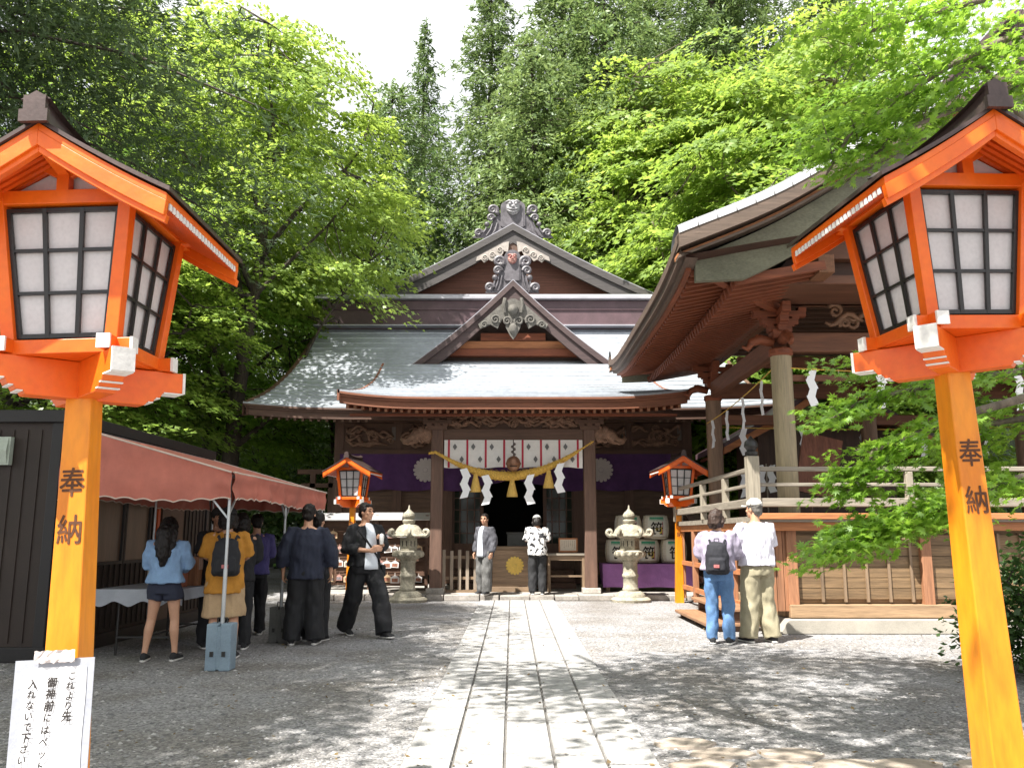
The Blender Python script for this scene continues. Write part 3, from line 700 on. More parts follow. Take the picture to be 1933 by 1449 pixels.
def gable(parent, tag_, yf, half, zb, zp, depth, th, bw, cx, curve, sheetm, bargem, extend=0.):
    """a gable facing -Y: roof sheets, barge boards; returns nothing"""
    N = 14
    def prof(t): return (half*t, zp + (zb-zp)*t - curve*math.sin(PI*t)*.9)
    sheet = MB(); bar = MB()
    for s in (-1, 1):
        pr = [prof(i/N*(1+extend)) for i in range(N+1)]
        up = [(cx+s*x, z+.03) for x, z in pr]; lo = [(cx+s*x, z-th) for x, z in pr]
        poly = up + lo[::-1]
        sheet.prism([(x, yf-.06, z) for x, z in poly], (0, depth+.06, 0))
        for d0, d1, dy in ((-.0, -bw*.36, -.035), (-bw*.34, -bw, .03)):
            poly = [(cx+s*x, z+d0) for x, z in pr] + [(cx+s*x*.996, z+d1) for x, z in reversed(pr)]
            bar.prism([(x, yf+dy-.04, z) for x, z in poly], (0, .09, 0))
    a = sheet.build(tag_ + '_roof', sheetm, parent); b = bar.build('barge_board', bargem, a)
    return a
# rear cross gable behind the ridge
gr = gable(sh, 'rear_gable', 26.0, 4.62, 8.78, 11.18, 8, .12, .62, XC, .10, RIDGEG, GX, .25)
m = MB(); m.prism([(XC-4.5, 26.55, 8.2), (XC+4.5, 26.55, 8.2), (XC, 26.55, 10.9)], (0, .1, 0)); m.build('gable_wall', mat('red_board_wall', (.15, .06, .038), .75, .4, 6, (.2, 1, 8), .3), gr)
m = MB(); m.bx(XC-.16, XC+.16, 26.02, 26.6, 10.0, 10.9); m.bx(XC-3.9, XC+3.9, 26.35, 26.6, 8.6, 8.85); m.bx(XC-.5, XC+.5, 26.2, 26.55, 9.35, 9.6); m.build('gable_strut', DZ, gr)
m = MB()
for s in (-1, 1):
    pts = [(.12, .30), (.30, .26), (1.15, -.22), (1.18, -.36), (1.02, -.30), (.92, -.40), (.78, -.30), (.66, -.36), (.52, -.18), (.40, -.24), (.28, -.02), (.16, -.06)]
    m.prism([(XC+s*a, 25.93, 10.28+b) for a, b in pts], (0, .07, 0))
    for q in ((.42, .0), (.66, -.16), (.9, -.26)): m.spiral((XC+s*q[0], 25.92, 10.28+q[1]), .10, 1.5, .022, flip=s)
m.build('gable_pendant', mat('pale_carved_wood', (.34, .30, .27), .8, .2, 8), gr)
ridge_ornament('gable_ornament', gr, (XC, 26.12, 10.86), 2.1, 1.2, mat('grey_mask', (.30, .29, .30), .5, .2, 8))
m = MB(); m.bx(XC-.2, XC+.2, 26.1, 33.5, 11.1, 11.45); m.build('gable_ridge', RIDGEP, gr)
# front dormer gable
gd = gable(sh, 'dormer', 22.55, 2.82, 5.80, 8.24, 2.35, .10, .50, XC, .12, RIDGEG, wood('dormer_barge', (.06, .036, .034), 'x'), .04)
m = MB(); m.prism([(XC-2.6, 23.15, 5.6), (XC+2.6, 23.15, 5.6), (XC, 23.15, 7.95)], (0, .1, 0)); m.build('gable_wall', mat('dormer_wall', (.06, .035, .025), .8, .3, 6), gd)
m = MB(); m.bx(XC-1.9, XC+1.9, 22.95, 23.15, 6.42, 6.62); m.build('gable_beam', OX, gd)
m = MB(); m.bx(XC-2.1, XC+2.1, 22.9, 23.15, 6.20, 6.40); m.bx(XC-.9, XC+.9, 22.95, 23.12, 6.64, 6.85); m.build('gable_strut', RX, gd)
m = MB()
for s in (-1, 1):
    pts = [(.05, .42), (.28, .30), (.95, -.30), (.90, -.42), (.62, -.30), (.42, -.42), (.34, -.20), (.22, -.10), (.20, -.38), (.08, -.62), (0, -.72), (0, .42)]
    m.prism([(XC+s*a, 22.44, 7.28+b) for a, b in pts], (0, .08, 0))
    m.spiral((XC+s*.16, 22.42, 7.06), .13, 1.6, .035, flip=s); m.spiral((XC+s*.48, 22.42, 7.10), .14, 1.6, .035, flip=s); m.spiral((XC+s*.78, 22.42, 6.96), .10, 1.5, .03, flip=s)
    m.tube([(XC+s*.22, 22.42, 7.3), (XC+s*.26, 22.38, 7.5), (XC+s*.22, 22.42, 7.7)], .05, 6)
m.ball((XC, 22.42, 7.38), .15, 10); m.ball((XC, 22.42, 6.85), .12, 10, (1, .6, 1.4))
m.build('gable_pendant', mat('dark_carving', (.12, .11, .095), .8, .4, 8), gd, smooth=True)
ridge_ornament('dormer_ornament', gd, (XC-.02, 22.62, 8.0), 1.2, 1.15, mat('red_mask', (.45, .10, .09), .6, .4, 9, col2=(.5, .3, .25)))

# walls, posts, doors
m = MB()
for x0, x1 in ((-4.5, -1.62), (1.62, 4.5)): m.bx(XC+x0, XC+x1, 21.75, 21.95, .35, 4.6)
for x in (-4.5, 4.5): m.bx(XC+x-.1, XC+x+.1, 21.8, 28.2, .35, 4.6)
m.bx(XC-1.62, XC+1.62, 21.75, 21.95, 3.0, 4.6)
m.bx(XC-4.5, XC+4.5, 28.1, 28.3, .35, 4.6)
WALLM = wood('hall_plank_wall', (.125, .07, .042), 'x', var=.4)
wl = m.build('wall', WALLM, sh)
for x0, x1 in ((-4.4, -1.75), (1.75, 4.4)):
    m = MB()
    for z in np.arange(.62, 2.5, .235): m.bx(XC+x0, XC+x1, 21.73, 21.76, z, z+.205)
    m.build('plank_cladding', WALLM, wl)
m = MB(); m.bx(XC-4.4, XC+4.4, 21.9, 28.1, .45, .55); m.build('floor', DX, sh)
m = MB(); m.bx(XC-4.4, XC+4.4, 21.96, 28.1, 4.0, 4.1); m.bx(XC-1.0, XC+1.0, 25.0, 25.1, .5, 4); m.build('interior', BLACK, sh)  # black sheets put the hall's inner shade into the colour behind the doorway
for x in (-4.45, -2.95, -1.655, 1.655, 2.95, 4.45):
    MB().bx(XC+x-.12, XC+x+.12, 21.62, 21.86, .15, 4.35).build('wall_post', DZ, sh)
for x in (-1.655, 1.655):
    ps = MB().bx(XC+x-.13, XC+x+.13, 18.37, 18.63, .22, 3.62).build('porch_post', wood('porch_post_wood', (.135, .075, .052), 'z'), sh, bevel=.02)
    MB().bx(XC+x-.19, XC+x+.19, 18.31, 18.69, .12, .235).build('post_base', STONE, ps, bevel=.015)
    m = MB()
    for i, (w, z) in enumerate(((.42, 3.64), (.62, 3.76), (.84, 3.88))): m.box((XC+x, 18.5, z), (w, .36, .10)); [m.box((XC+x+q*w/2.4, 18.36, z+.06), (.11, .13, .07)) for q in (-1, 0, 1)]
    m.build('bracket', DX, ps)
# beams and carving of the porch
m = MB(); m.bx(XC-1.525, XC+1.525, 18.40, 18.60, 3.37, 3.62); m.bx(XC-3.3, XC+3.3, 18.42, 18.58, 3.93, 4.03); m.build('porch_beam', wood('porch_beam_wood', (.115, .062, .04), 'x'), sh, bevel=.015)
def carving(mb, x0, x1, z0, z1, y, seed, n, r):
    q = random.Random(seed)
    for i in range(n):
        x = q.uniform(x0, x1); z = q.uniform(z0+.06, z1-.06)
        if q.random() < .5: mb.spiral((x, y+q.uniform(-.02, .02), z), q.uniform(.06, .12), q.uniform(1, 1.7), r, flip=q.choice((-1, 1)))
        else:
            pts = []; a = q.uniform(-.5, .5)
            for k in range(8): pts.append((x + (k-3.5)*.09*math.cos(a), y-.03+.02*math.sin(k), z + .07*math.sin(k*1.1+i) + (k-3.5)*.03*math.sin(a)))
            mb.tube([(min(max(p[0], x0), x1), p[1], min(max(p[2], z0), z1)) for p in pts], [r*(.5+.9*math.sin(PI*(k+.5)/8)) for k in range(8)], 6)
    return mb
m = MB(); m.bx(XC-1.5, XC+1.5, 18.52, 18.56, 3.62, 4.05); bd = m.build('transom_board', DX, sh)
CARV = mat('carved_timber', (.22, .125, .08), .75, .45, 9, bump=.4)
carving(MB(), XC-1.45, XC+1.45, 3.64, 4.03, 18.49, 4, 70, .030).build('carving', CARV, bd, smooth='all')
for s in (-1, 1):
    # carved animal-head beam ends at the posts
    m = MB(); X = XC+s*1.79
    m.tube([(X, 18.5, 3.42), (X+s*.16, 18.48, 3.50), (X+s*.34, 18.45, 3.47), (X+s*.46, 18.43, 3.36), (X+s*.58, 18.42, 3.34), (X+s*.66, 18.42, 3.42)], [.14, .17, .16, .10, .07, .045], 10)
    m.ball((X+s*.22, 18.40, 3.58), .10, 8); m.ball((X+s*.10, 18.36, 3.48), .13, 8, (1, .4, 1.3)); m.ball((X+s*.34, 18.33, 3.52), .04, 6)
    m.tube([(X+s*.40, 18.36, 3.36), (X+s*.50, 18.32, 3.27), (X+s*.62, 18.30, 3.30)], [.03, .025, .01], 6)
    m.spiral((X+s*.05, 18.36, 3.60), .09, 1.5, .03, flip=s); m.spiral((X+s*.20, 18.34, 3.36), .08, 1.5, .026, flip=s)
    m.build('beam_end_carving', CARV, sh, smooth='all')
    # two carved panels on the wall head
    for q0, q1 in ((1.82, 2.92), (2.98, 4.34)):
        m = MB(); xa, xb = sorted((XC+s*q0, XC+s*q1)); m.bx(xa, xb, 21.64, 21.72, 3.48, 4.16)
        pn = m.build('carved_panel', DX, sh)
        m = MB(); mx = (xa+xb)/2
        if q0 > 2.9:
            m.spiral((mx, 21.60, 3.82), .30, 1.0, .05, flip=s, n=26); m.spiral((mx+.05, 21.60, 3.80), .17, 1.4, .05, flip=-s)
            m.tube([(mx-.45, 21.6, 3.68), (mx-.2, 21.58, 3.60), (mx+.1, 21.58, 3.66), (mx+.45, 21.6, 3.60)], [.02, .06, .06, .02], 8)
            m.ball((mx+.3*s, 21.58, 3.96), .08, 8)
        carving(m, xa+.08, xb-.08, 3.54, 4.10, 21.61, int(q0*10)+s, 12 if q0 > 2.9 else 24, .032)
        m.build('carving', CARV, pn, smooth='all')
        m = MB(); m.bx(xb-.13, xb-.03, 21.605, 21.62, 3.72, 4.06); m.build('name_plate', mat('plate_wood', (.16, .13, .11), .7), pn)
    m = MB(); m.bx(*sorted((XC+s*1.8, XC+s*4.5)), 21.55, 21.72, 3.36, 3.47); m.bx(*sorted((XC+s*1.8, XC+s*4.5)), 21.55, 21.72, 4.17, 4.32); m.build('wall_beam', DX, sh)
# lattice doors with glass
for s in (-1, 1):
    xa, xb = sorted((XC+s*.80, XC+s*1.53))
    m = MB(); m.bx(xa, xb, 21.70, 21.76, .5, 1.05)
    for x in (xa, xb): m.bx(x-.045, x+.045, 21.69, 21.77, .5, 3.0)
    for z in (.52, 1.08, 2.55, 2.95): m.bx(xa, xb, 21.692, 21.768, z-.045, z+.045)
    for k in range(1, 4): m.bx(xa+(xb-xa)*k/4-.012, xa+(xb-xa)*k/4+.012, 21.70, 21.76, 1.1, 2.55)
    for k in range(1, 5): m.bx(xa, xb, 21.703, 21.757, 1.08+1.47*k/5-.012, 1.08+1.47*k/5+.012)
    dr = m.build('door', DZ, sh); m = MB(); m.bx(xa, xb, 21.73, 21.738, 1.1, 2.9); m.build('glass', GLASS, dr)
m = MB(); m.bx(XC-.02, XC+.02, 21.0, 21.02, .4, .41); 
# steps and platform
PLAT = mat('platform_stone', (.33, .30, .27), .9, .3, 3, bump=.5, fine=26)
m = MB(); q = random.Random(12); x = -4.6
while x < 4.7:
    w = q.uniform(.35, .75); h = q.uniform(.105, .125)
    m.box((XC+x+w/2, 18.22+q.uniform(-.02, .02), h/2), (w-.02, .5, h), Matrix.Rotation(q.uniform(-.03, .03), 3, 'Z')); x += w
m.bx(XC-4.6, XC+4.7, 18.4, 24, -.05, .12)
m.build('stone_platform', PLAT, sh, bevel=.015)
m = MB()
for i in range(3): m.bx(XC-1.45, XC+1.45, 20.0+i*.35, 21.75, .12+i*.13, .25+i*.13 - .002)
m.build('wooden_steps', DX, sh, bevel=.01)

# ------------------------------------------------ curtains, rope, bell
cu = empty('purple_curtain', (XC, 21.6, 3.4), 'long purple curtain with white flower crests across the hall front', 'curtain', world=True)
for s in (-1, 1):
    m = MB(); rows = []
    for v in range(9):
        rows.append([(XC+s*(.02+4.38*u/60), 21.54 - .03*math.sin(u*.75)*(.3+v/8), 3.36 - v/8*(.92 + .02*math.sin(u*.4) - (.30*max(0, 1-u/16) if u < 16 else 0))) for u in range(61)])
    m.grid(rows); m.build('cloth', PURPLE, cu, smooth='all')
    m = MB(); crest(m, (XC+s*2.22, 21.47, 2.95), .31); m.build('flower_crest', CRESTW, cu)
mk = empty('white_curtain', (XC, 18.5, 3.36), 'short white curtain with red stripes and diamond crests above the entrance', 'curtain', world=True)
m = MB(); xa, xb = XC-1.50, XC+1.50
def wav(x): return .016*math.sin(x*9.3) + .008*math.sin(x*23)
rows = [[(xa+(xb-xa)*u/90, 18.38 + wav(xa+(xb-xa)*u/90)*(.2+v/6), 3.37 - .60*v/6 - .012*math.sin(u*.3)*v/6) for u in range(91)] for v in range(7)]
m.grid(rows); m.build('cloth', WHITE, mk, smooth='all')
for k in range(8):
    x = xa + .10 + k*(3.0-.2)/7
    m = MB()
    m.grid([[(x+dx, 18.372 + wav(x+dx)*(.2+v/6), 3.37-.60*v/6) for dx in (-.022, 0, .022)] for v in range(7)]); m.build('red_stripe', RED, mk)
m = MB()
for k in range(7):
    x = xa + .10 + (k+.5)*2.8/7
    for dx, z in ((-.07, 3.22), (.08, 2.95)) if k != 3 else ():
        for a, b in ((0, .035), (0, -.035), (.024, 0), (-.024, 0)):
            yy = 18.355 + wav(x+dx)*.8; c = Vector((x+dx+a, yy, z+b))
            m.prism([c + Vector((p, 0, r_)) for p, r_ in ((0, .040), (.024, 0), (0, -.040), (-.024, 0))], (0, .006, 0))
m.build('diamond_crests', mat('crest_grey', (.17, .17, .17), .8), mk)

rp = empty('sacred_rope', (XC, 18.2, 3), 'thick twisted straw rope with tassels and white paper zigzags over the entrance', 'rope', world=True)
def rope_pt(t):   # t 0..1 left to right
    x = XC - 1.82 + 3.55*t; z = 3.16 + .16*t - 3.25*(t*(1-t))**1.15 + .0
    if t < .04: z -= (.04-t)*2.5
    return Vector((x, 18.22 + (.0), z))
m = MB()
for k in range(3):
    pts = []; rad = []
    for i in range(150):
        t = i/149; R_ = .026 + .070*math.sin(PI*min(1, max(0, t)))**1.5
        if t > .9: R_ *= .6
        a = 2*PI*(k/3 + t*15); p = rope_pt(t)
        pts.append(p + Vector((.15*math.cos(a), math.cos(a), math.sin(a)))*R_*.52); rad.append(R_*.60)
    m.tube(pts, rad, 7)
q = random.Random(1)
for i in range(260):
    t = q.random(); p = rope_pt(t); R_ = .03 + .085*math.sin(PI*t)**1.5; a = q.uniform(0, 6.28)
    o_ = Vector((0, math.cos(a), math.sin(a)))*R_*1.0; dr = Vector((q.uniform(-1, 1), math.cos(a)*.4, math.sin(a)*.4))*.05
    m.tube([p+o_, p+o_+dr], [.004, .002], 3)
rope = m.build('twisted_rope', STRAW, rp, smooth=True)
for t in (.255+.03, .505, .725):
    p = rope_pt(t); m = MB(); zt = p.z - .06
    m.lathe([(.03, zt), (.055, zt-.03), (.05, zt-.08), (.06, zt-.10), (.115, zt-.34), (.118, zt-.385), (.04, zt-.375)], 18, (p.x, p.y-.02, 0)); m.build('tassel', mat('tassel_straw', (.66, .42, .10), .8, .25, 12, (6, 6, .3), .4), rp, smooth=True)
def zigzag(mb, x, y, z, w, h, n=4, s=1, rot=0):
    sl = h/n; r_ = Matrix.Rotation(rot, 3, 'Z'); O = Vector((x, y, z))
    for i in range(n):
        a = -i*sl; sh_ = s*w*.45*(1 if i % 2 == 0 else -1)
        x0 = -sh_/2 if i % 2 == 0 else sh_*-.5
        p = [(-w/2+x0, a+.0), (w/2+x0-w*.1, a+.0+.03), (w/2-x0, a-sl*1.05), (-w/2-x0, a-sl*1.05-.03)]
        dy = .006*(i % 2)
        mb.prism([O + r_ @ Vector((q[0], dy, q[1])) for q in p], r_ @ Vector((0, .003, 0)))
    mb.tube([O + Vector((0, 0, .03)), O + Vector((0, 0, -.02))], .006, 5)
    return mb
for i, t in enumerate((.245-.02, .355, .61, .80-.01)):
    p = rope_pt(t); zigzag(MB(), p.x, 18.10, p.z-.05, .17, .58, 4, 1 if i < 2 else -1, .1*(i-1.5)).build('paper_streamer', SHIDE, rp)
be = empty('shrine_bell', (XC, 18.15, 2.9), 'round bronze bell hanging at the middle of the straw rope', 'bell', world=True)
m = MB(); m.ball((XC-.0, 18.02, 2.83), .155, 18, (1, 1, 1.05)); m.lathe([(.157, 2.80), (.165, 2.815), (.165, 2.835), (.157, 2.85)], 18, (XC, 18.02, 0)); bb = m.build('body', mat('bronze', (.26, .13, .075), .4, .25, 6, metal=.5), be, smooth=True)
m = MB(); m.box((XC, 17.868, 2.76), (.16, .012, .018)); m.build('slot', BLACK, bb)
m = MB(); m.tube([(XC, 18.02, 2.98), (XC, 18.02, 3.34)], .012, 6)
for k in range(5): m.ball((XC+.02*(-1)**k, 18.0, 3.02+.055*k), .035, 6)
m.build('hanging_strap', mat('bell_strap', (.10, .08, .07), .8), be)

# ------------------------------------------------ furniture at the entrance
ob = empty('offering_box', (XC+.03, 19.2, .12), 'wide wooden offering box with a gold flower crest', 'offering box', world=True)
m = MB(); m.bx(XC-.46, XC+.46, 18.9, 19.5, .22, 1.02); m.build('body', wood('box_wood', (.30, .20, .125), 'x'), ob, bevel=.01)
m = MB(); m.bx(XC-.50, XC+.50, 18.87, 19.53, .12, .23); m.bx(XC-.49, XC+.49, 18.88, 18.96, 1.02, 1.09); m.bx(XC-.49, XC+.49, 19.44, 19.52, 1.02, 1.09)
for k in range(9): m.bx(XC-.45+k*.105, XC-.41+k*.105, 18.96, 19.44, 1.01, 1.055)
m.build('frame', WX, ob, bevel=.006)
m = MB(); crest(m, (XC+.03, 18.893, .68), .20); m.build('gold_crest', GOLD, ob)
cb = empty('small_chest', (XC+.05, 19.6, 1.1), 'small grey chest standing just behind the offering box', 'chest', world=True)
m = MB(); m.bx(XC-.14, XC+.30, 19.7, 20.0, .12, 1.36); m.bx(XC-.16, XC+.32, 19.68, 20.02, 1.36, 1.40); m.build('body', mat('chest_grey', (.10, .10, .095), .6, .2, 4), cb, bevel=.01)
fe = empty('picket_fence', (-1.05, 18.8, .12), 'low wooden picket barrier left of the offering box', 'fence', world=True)
m = MB()
for z in (.42, .86): m.bx(-1.52, -.62, 18.79, 18.83, z-.03, z+.03)
m.bx(-1.55, -.60, 18.68, 18.94, .12, .17); m.build('rail', WX, fe)
for k in range(6): MB().bx(-1.51+k*.17, -1.44+k*.17, 18.74, 18.79, .17, 1.02-.02*(k % 2)).build('picket', wood('picket_wood', (.30, .24, .185), 'z'), fe, bevel=.006)
st = empty('side_table', (1.12, 18.8, .12), 'narrow weathered wooden table right of the offering box', 'table', world=True)
MB().bx(.72, 1.62, 18.55, 19.0, .90, .945).build('tabletop', GXL, st, bevel=.005)
for x in (.80, 1.53):
    for y in (18.6, 18.94): MB().bx(x-.025, x+.025, y-.025, y+.025, .12, .9).build('leg', WZ, st)
m = MB(); m.bx(.8, 1.53, 18.59, 18.62, .80, .9); m.bx(.8, 1.53, 18.6, 18.62, .45, .49); m.build('stretcher', WX, st)
no = empty('framed_notice', (1.22, 18.75, .945), 'wood framed white notice standing on the narrow table', 'notice', world=True)
m = MB(); c = Vector((1.22, 18.78, 1.12))
for s in (-1, 1): m.box(c + Vector((s*.19, 0, 0)), (.03, .03, .30)); m.box(c + Vector((0, 0, s*.135)), (.35, .028, .03))
m.build('frame', OX, no); m = MB(); m.box(c, (.35, .012, .24)); pp = m.build('sheet', mat('notice_cream', (.60, .52, .42), .8, .05), no)
m = MB()
for k in range(7):
    q = random.Random(k); 
    for j in range(q.randint(6, 9)): m.box(c + Vector((.14-k*.045, -.0075, .09-j*.02)), (.015, .002, .012*q.uniform(.5, 1)))
m.build('writing', mat('brown_ink', (.22, .14, .10), .8), pp)

# ------------------------------------------------ stone lanterns
def stone_lantern(x, y, label, rz):
    r_ = empty('stone_lantern', (x, y, 0), label, 'stone lantern', 'stone lanterns before the hall', rz)
    M_ = mat('lantern_stone', (.36, .33, .24), .92, .4, 6, bump=.8, fine=30, col2=(.46, .42, .33), bdist=.015)
    def lt(name, pr, n=20, sm=True, rot=0): return MB().lathe(pr, n, rot=rot).build(name, M_, r_, smooth=sm)
    lt('base', [(.40, 0), (.41, .05), (.36, .09), (.30, .10), (.29, .15), (.25, .19), (.20, .215)])
    lt('shaft', [(.165, .21), (.17, .26), (.15, .28), (.15, .48), (.168, .50), (.168, .54), (.15, .56), (.15, .78), (.17, .80), (.165, .83)])
    m = MB().lathe([(.17, .83), (.24, .88), (.31, .95), (.315, 1.0), (.25, 1.03)], 20)
    for k in range(12):
        a = 2*PI*k/12; m.ball((.27*math.cos(a), .27*math.sin(a), .95), .062, 8, (1, 1, 1.1))
    m.build('platform', M_, r_, smooth=True)
    fb = MB().lathe([(.19, 1.03), (.20, 1.05), (.195, 1.27), (.21, 1.29)], 6, rot=PI/6).build('light_chamber', M_, r_)
    m = MB()
    for k in range(6):
        a = k*PI/3 - PI/2; e = Vector((math.cos(a), math.sin(a), 0)); m.box(e*.169 + Vector((0, 0, 1.165)), (.012, .11, .11), Matrix.Rotation(a, 3, 'Z'))
    m.build('openings', BLACK, fb)
    m = MB().lathe([(.36, 1.30), (.37, 1.32), (.33, 1.36), (.29, 1.45), (.22, 1.52), (.13, 1.55), (.11, 1.57)], 6, rot=PI/6)
    for k in range(6):
        a = k*PI/3 + PI/6; e = Vector((math.cos(a), math.sin(a), 0)); w = Vector((0, 0, 1)); pts = []
        for i in range(16):
            t = i/15; b = t*2*PI*.95 - PI/2; pts.append(e*(.40 + .065*(1-t*.5)*math.cos(b)) + w*(1.385 + .065*(1-t*.5)*math.sin(b)))
        m.tube([e*.30 + w*1.33] + pts, [.05] + [.04]*10 + [.032]*6, 8)
    m.build('roof', M_, r_, smooth=True)
    lt('finial', [(.11, 1.565), (.13, 1.60), (.135, 1.63), (.10, 1.655), (.085, 1.66), (.12, 1.69), (.13, 1.74), (.10, 1.79), (.05, 1.83), (.022, 1.87), (.014, 1.93), (.003, 1.95)])
stone_lantern(-2.13, 17.75, 'pale stone lantern before the rack of votive plaques', .15)
stone_lantern(2.42, 17.75, 'pale stone lantern in front of the sake barrels and violet cloth', .4)

# ------------------------------------------------ sake barrels
sb = empty('barrel_stand', (3.0, 19.3, .12), 'low stand draped with a violet cloth under the barrels', 'stand', world=True)
m = MB(); m.bx(2.02, 3.95, 18.95, 19.75, .62, .70)
m.build('shelf', WX, sb)
for x in (2.1, 3.85):
    for y in (19.05, 19.65): MB().bx(x-.04, x+.04, y-.04, y+.04, .0, .62).build('leg', WZ, sb)
m = MB()
m.grid([[(1.98+2.0*u/40, 18.93 - (.012*math.sin(u*.8) + .02*noise.noise((u*.2, v, 1)))*v/5, .712 - .50*v/5 + .01*math.sin(u*.33)*v/5) for u in range(41)] for v in range(6)])
m.grid([[(1.98+2.0*u/10, 18.93+.85*v, .712) for u in range(11)] for v in (0, 1)])
m.grid([[(1.98, 18.93+.85*v, .712), (1.98+.06, 18.93+.85*v, .22)] for v in (0, 1)])
m.build('cloth', PURPLE_L, sb)
STRAWW = mat('barrel_straw', (.58, .53, .44), .8, .15, 6, (1, 1, 8), .3)
GREEN = mat('label_green', (.05, .30, .17), .7, .25, 14)
def barrel(x, y, z, rz, label):
    r_ = empty('sake_barrel', (x, y, z), label, 'barrel', 'straw wrapped sake barrels stacked on the stand', rz)
    pr = [(.20, 0), (.255, .02), (.285, .10), (.30, .24), (.29, .40), (.262, .50), (.21, .525)]
    MB().lathe(pr, 28).build('body', STRAWW, r_, smooth=True)
    def rad(zz): return interp([(b, a) for a, b in pr], zz)
    def patch(u0, u1, v0, v1, d): return [[((rad(v)+d)*math.sin(u), -(rad(v)+d)*math.cos(u), v) for u in np.linspace(u0, u1, 13)] for v in np.linspace(v0, v1, 8)]
    lb = MB(); lb.grid(patch(-.72, .72, .06, .485, .004)); lo = lb.build('label', mat('barrel_label', (.62, .60, .52), .7, .06), r_, smooth='all')
    g = MB(); q = random.Random(int(x*100))
    for k in range(14):
        u = -.52 + k*.08; n = 3
        g.grid([[((rad(.46-v*.1)+.007)*math.sin(u+dx*(1-v)*.055), -(rad(.46-v*.1)+.007)*math.cos(u+dx*(1-v)*.055), .48-v*(.07+.03*q.random())) for dx in (-1, 1)] for v in (0, .5, 1)])
    g.grid(patch(-.56, .56, .462, .482, .006)); g.build('leaf_band', GREEN, lo)
    m = MB(); m.text('笹', (0, 0, 0), .30, bold=.016, sx=.92)
    m.v = [((rad(b+.235)+.014)*math.sin(a/.29), -(rad(b+.235)+.014)*math.cos(a/.29), b+.235) for a, _, b in m.v]; m.build('lettering', INK, lo)
    m = MB()
    m.grid(patch(.18, .40, .12, .27, .006)); m.grid(patch(-.1, .1, .19, .24, .0055)); m.build('yellow_patch', mat('label_yellow', (.55, .42, .06), .7, .2), lo)
    m = MB(); m.grid(patch(.42, .47, .10, .38, .0065)); m.build('red_strip', RED, lo)
    m = MB()
    for zz in (.045, .505): m.tube([((rad(zz)+.004)*math.cos(2*PI*k/24), (rad(zz)+.004)*math.sin(2*PI*k/24), zz) for k in range(25)], .012, 6)
    for a in (-1.1, 1.1, 2.4, -2.4): m.tube([((rad(v)+.008)*math.sin(a), -(rad(v)+.008)*math.cos(a), v) for v in np.linspace(.03, .51, 7)], .010, 6)
    m.build('binding_rope', mat('binding_straw', (.42, .36, .26), .9), r_)
barrel(2.38, 19.3, .716, -.15, 'white sake barrel at the left end of the lower row')
barrel(2.99, 19.3, .716, .08, 'white sake barrel in the middle of the lower row')
barrel(3.60, 19.3, .716, .0, 'white sake barrel at the right end of the lower row')
barrel(2.60, 19.3, 1.245, .1, 'white sake barrel in the upper row behind the stone lantern')
barrel(3.22, 19.3, 1.245, -.05, 'white sake barrel in the upper row fully visible')

# ------------------------------------------------ votive plaque racks
PLQ = [mat('plaque_wood', (.50, .36, .22), .7, .2, 9), mat('plaque_pale', (.60, .50, .40), .7, .2, 9), mat('plaque_white', (.65, .62, .60), .7, .15, 9), mat('plaque_pink', (.48, .26, .22), .7, .2, 9)]
PIC = [mat('plaque_print_red', (.36, .15, .09), .7, .5, 40), mat('plaque_print_dark', (.16, .12, .10), .7, .5, 40), mat('plaque_print_blue', (.24, .22, .24), .7, .5, 40)]
q = random.Random(21)
pm = {}
for i in range(4):
    for j in range(3):
        m = MB(); m.prism([(-.065, 0, -.10), (.065, 0, -.10), (.065, 0, -.015), (0, 0, .02), (-.065, 0, -.015)], (0, .008, 0)); m.mi(1)
        m.bx(-.045, .045, -.003, 0, -.085, -.03); m.mi(0); m.tube([(0, .004, .015), (0, .02, .05)], .003, 4)
        me = m.build('votive_plaque', [PLQ[i], PIC[j]]); pm[i, j] = me.data; bpy.data.objects.remove(me)
def rack(name, x0, x1, y, label, roofm, zr):
    r_ = empty(name, ((x0+x1)/2, y, 0), label, 'rack', 'votive plaque racks against the hall', world=True)
    m = MB(); m.bx(x0-.08, x1+.08, y-.26, y+.2, zr, zr+.02)
    m.v = [(a, b, c + (.16 if b > y-.1 else 0)) for a, b, c in m.v]
    m.build('roof', roofm, r_)
    for x in (x0, x1): MB().bx(x-.035, x+.035, y-.04, y+.04, .1, zr+.12).build('post', DZ, r_)
    m = MB(); m.bx(x0, x1, y+.03, y+.06, .3, zr); m.build('back_board', DX, r_)
    m = MB()
    for z in (.44, .76, 1.08, 1.40): m.bx(x0, x1, y-.07, y-.03, z, z+.035); m.bx(x0, x1, y-.02, y+.03, z-.06, z+.06)
    m.bx(x0-.02, x1+.02, y-.06, y+.06, .22, .27); m.build('rails', DX, r_)
    for z in (.44, .76, 1.08, 1.40):
        n = int((x1-x0)/.17)
        for k in range(n):
            if q.random() < .12: continue
            o = link_mesh('votive_plaque', pm[q.randrange(4), q.randrange(3)], None, (x0+.1+k*.17+q.uniform(-.02, .02), y-.095-q.uniform(0, .015), z+.0+q.uniform(-.02, .01)))
            o.rotation_euler = (R(q.uniform(-4, 4)), R(q.uniform(-7, 7)), R(q.uniform(-8, 8))); s = q.uniform(1.1, 1.5); o.scale = (s, 1, s)
            tag(o, 'small wooden votive plaque hanging in crowded rows on a rack beside the hall', 'plaque', 'votive plaques hanging on the racks')
rack('plaque_rack', -4.35, -3.25, 19.75, 'plaque rack with a grey roof behind the navy jacket man', mat('rack_roof_grey', (.30, .29, .29), .5, .2, 3), 1.66)
rack('plaque_rack', -3.05, -1.92, 19.45, 'plaque rack with a bright roof behind the walking man', mat('rack_roof_pale', (.55, .53, .50), .5, .15, 3), 1.66)
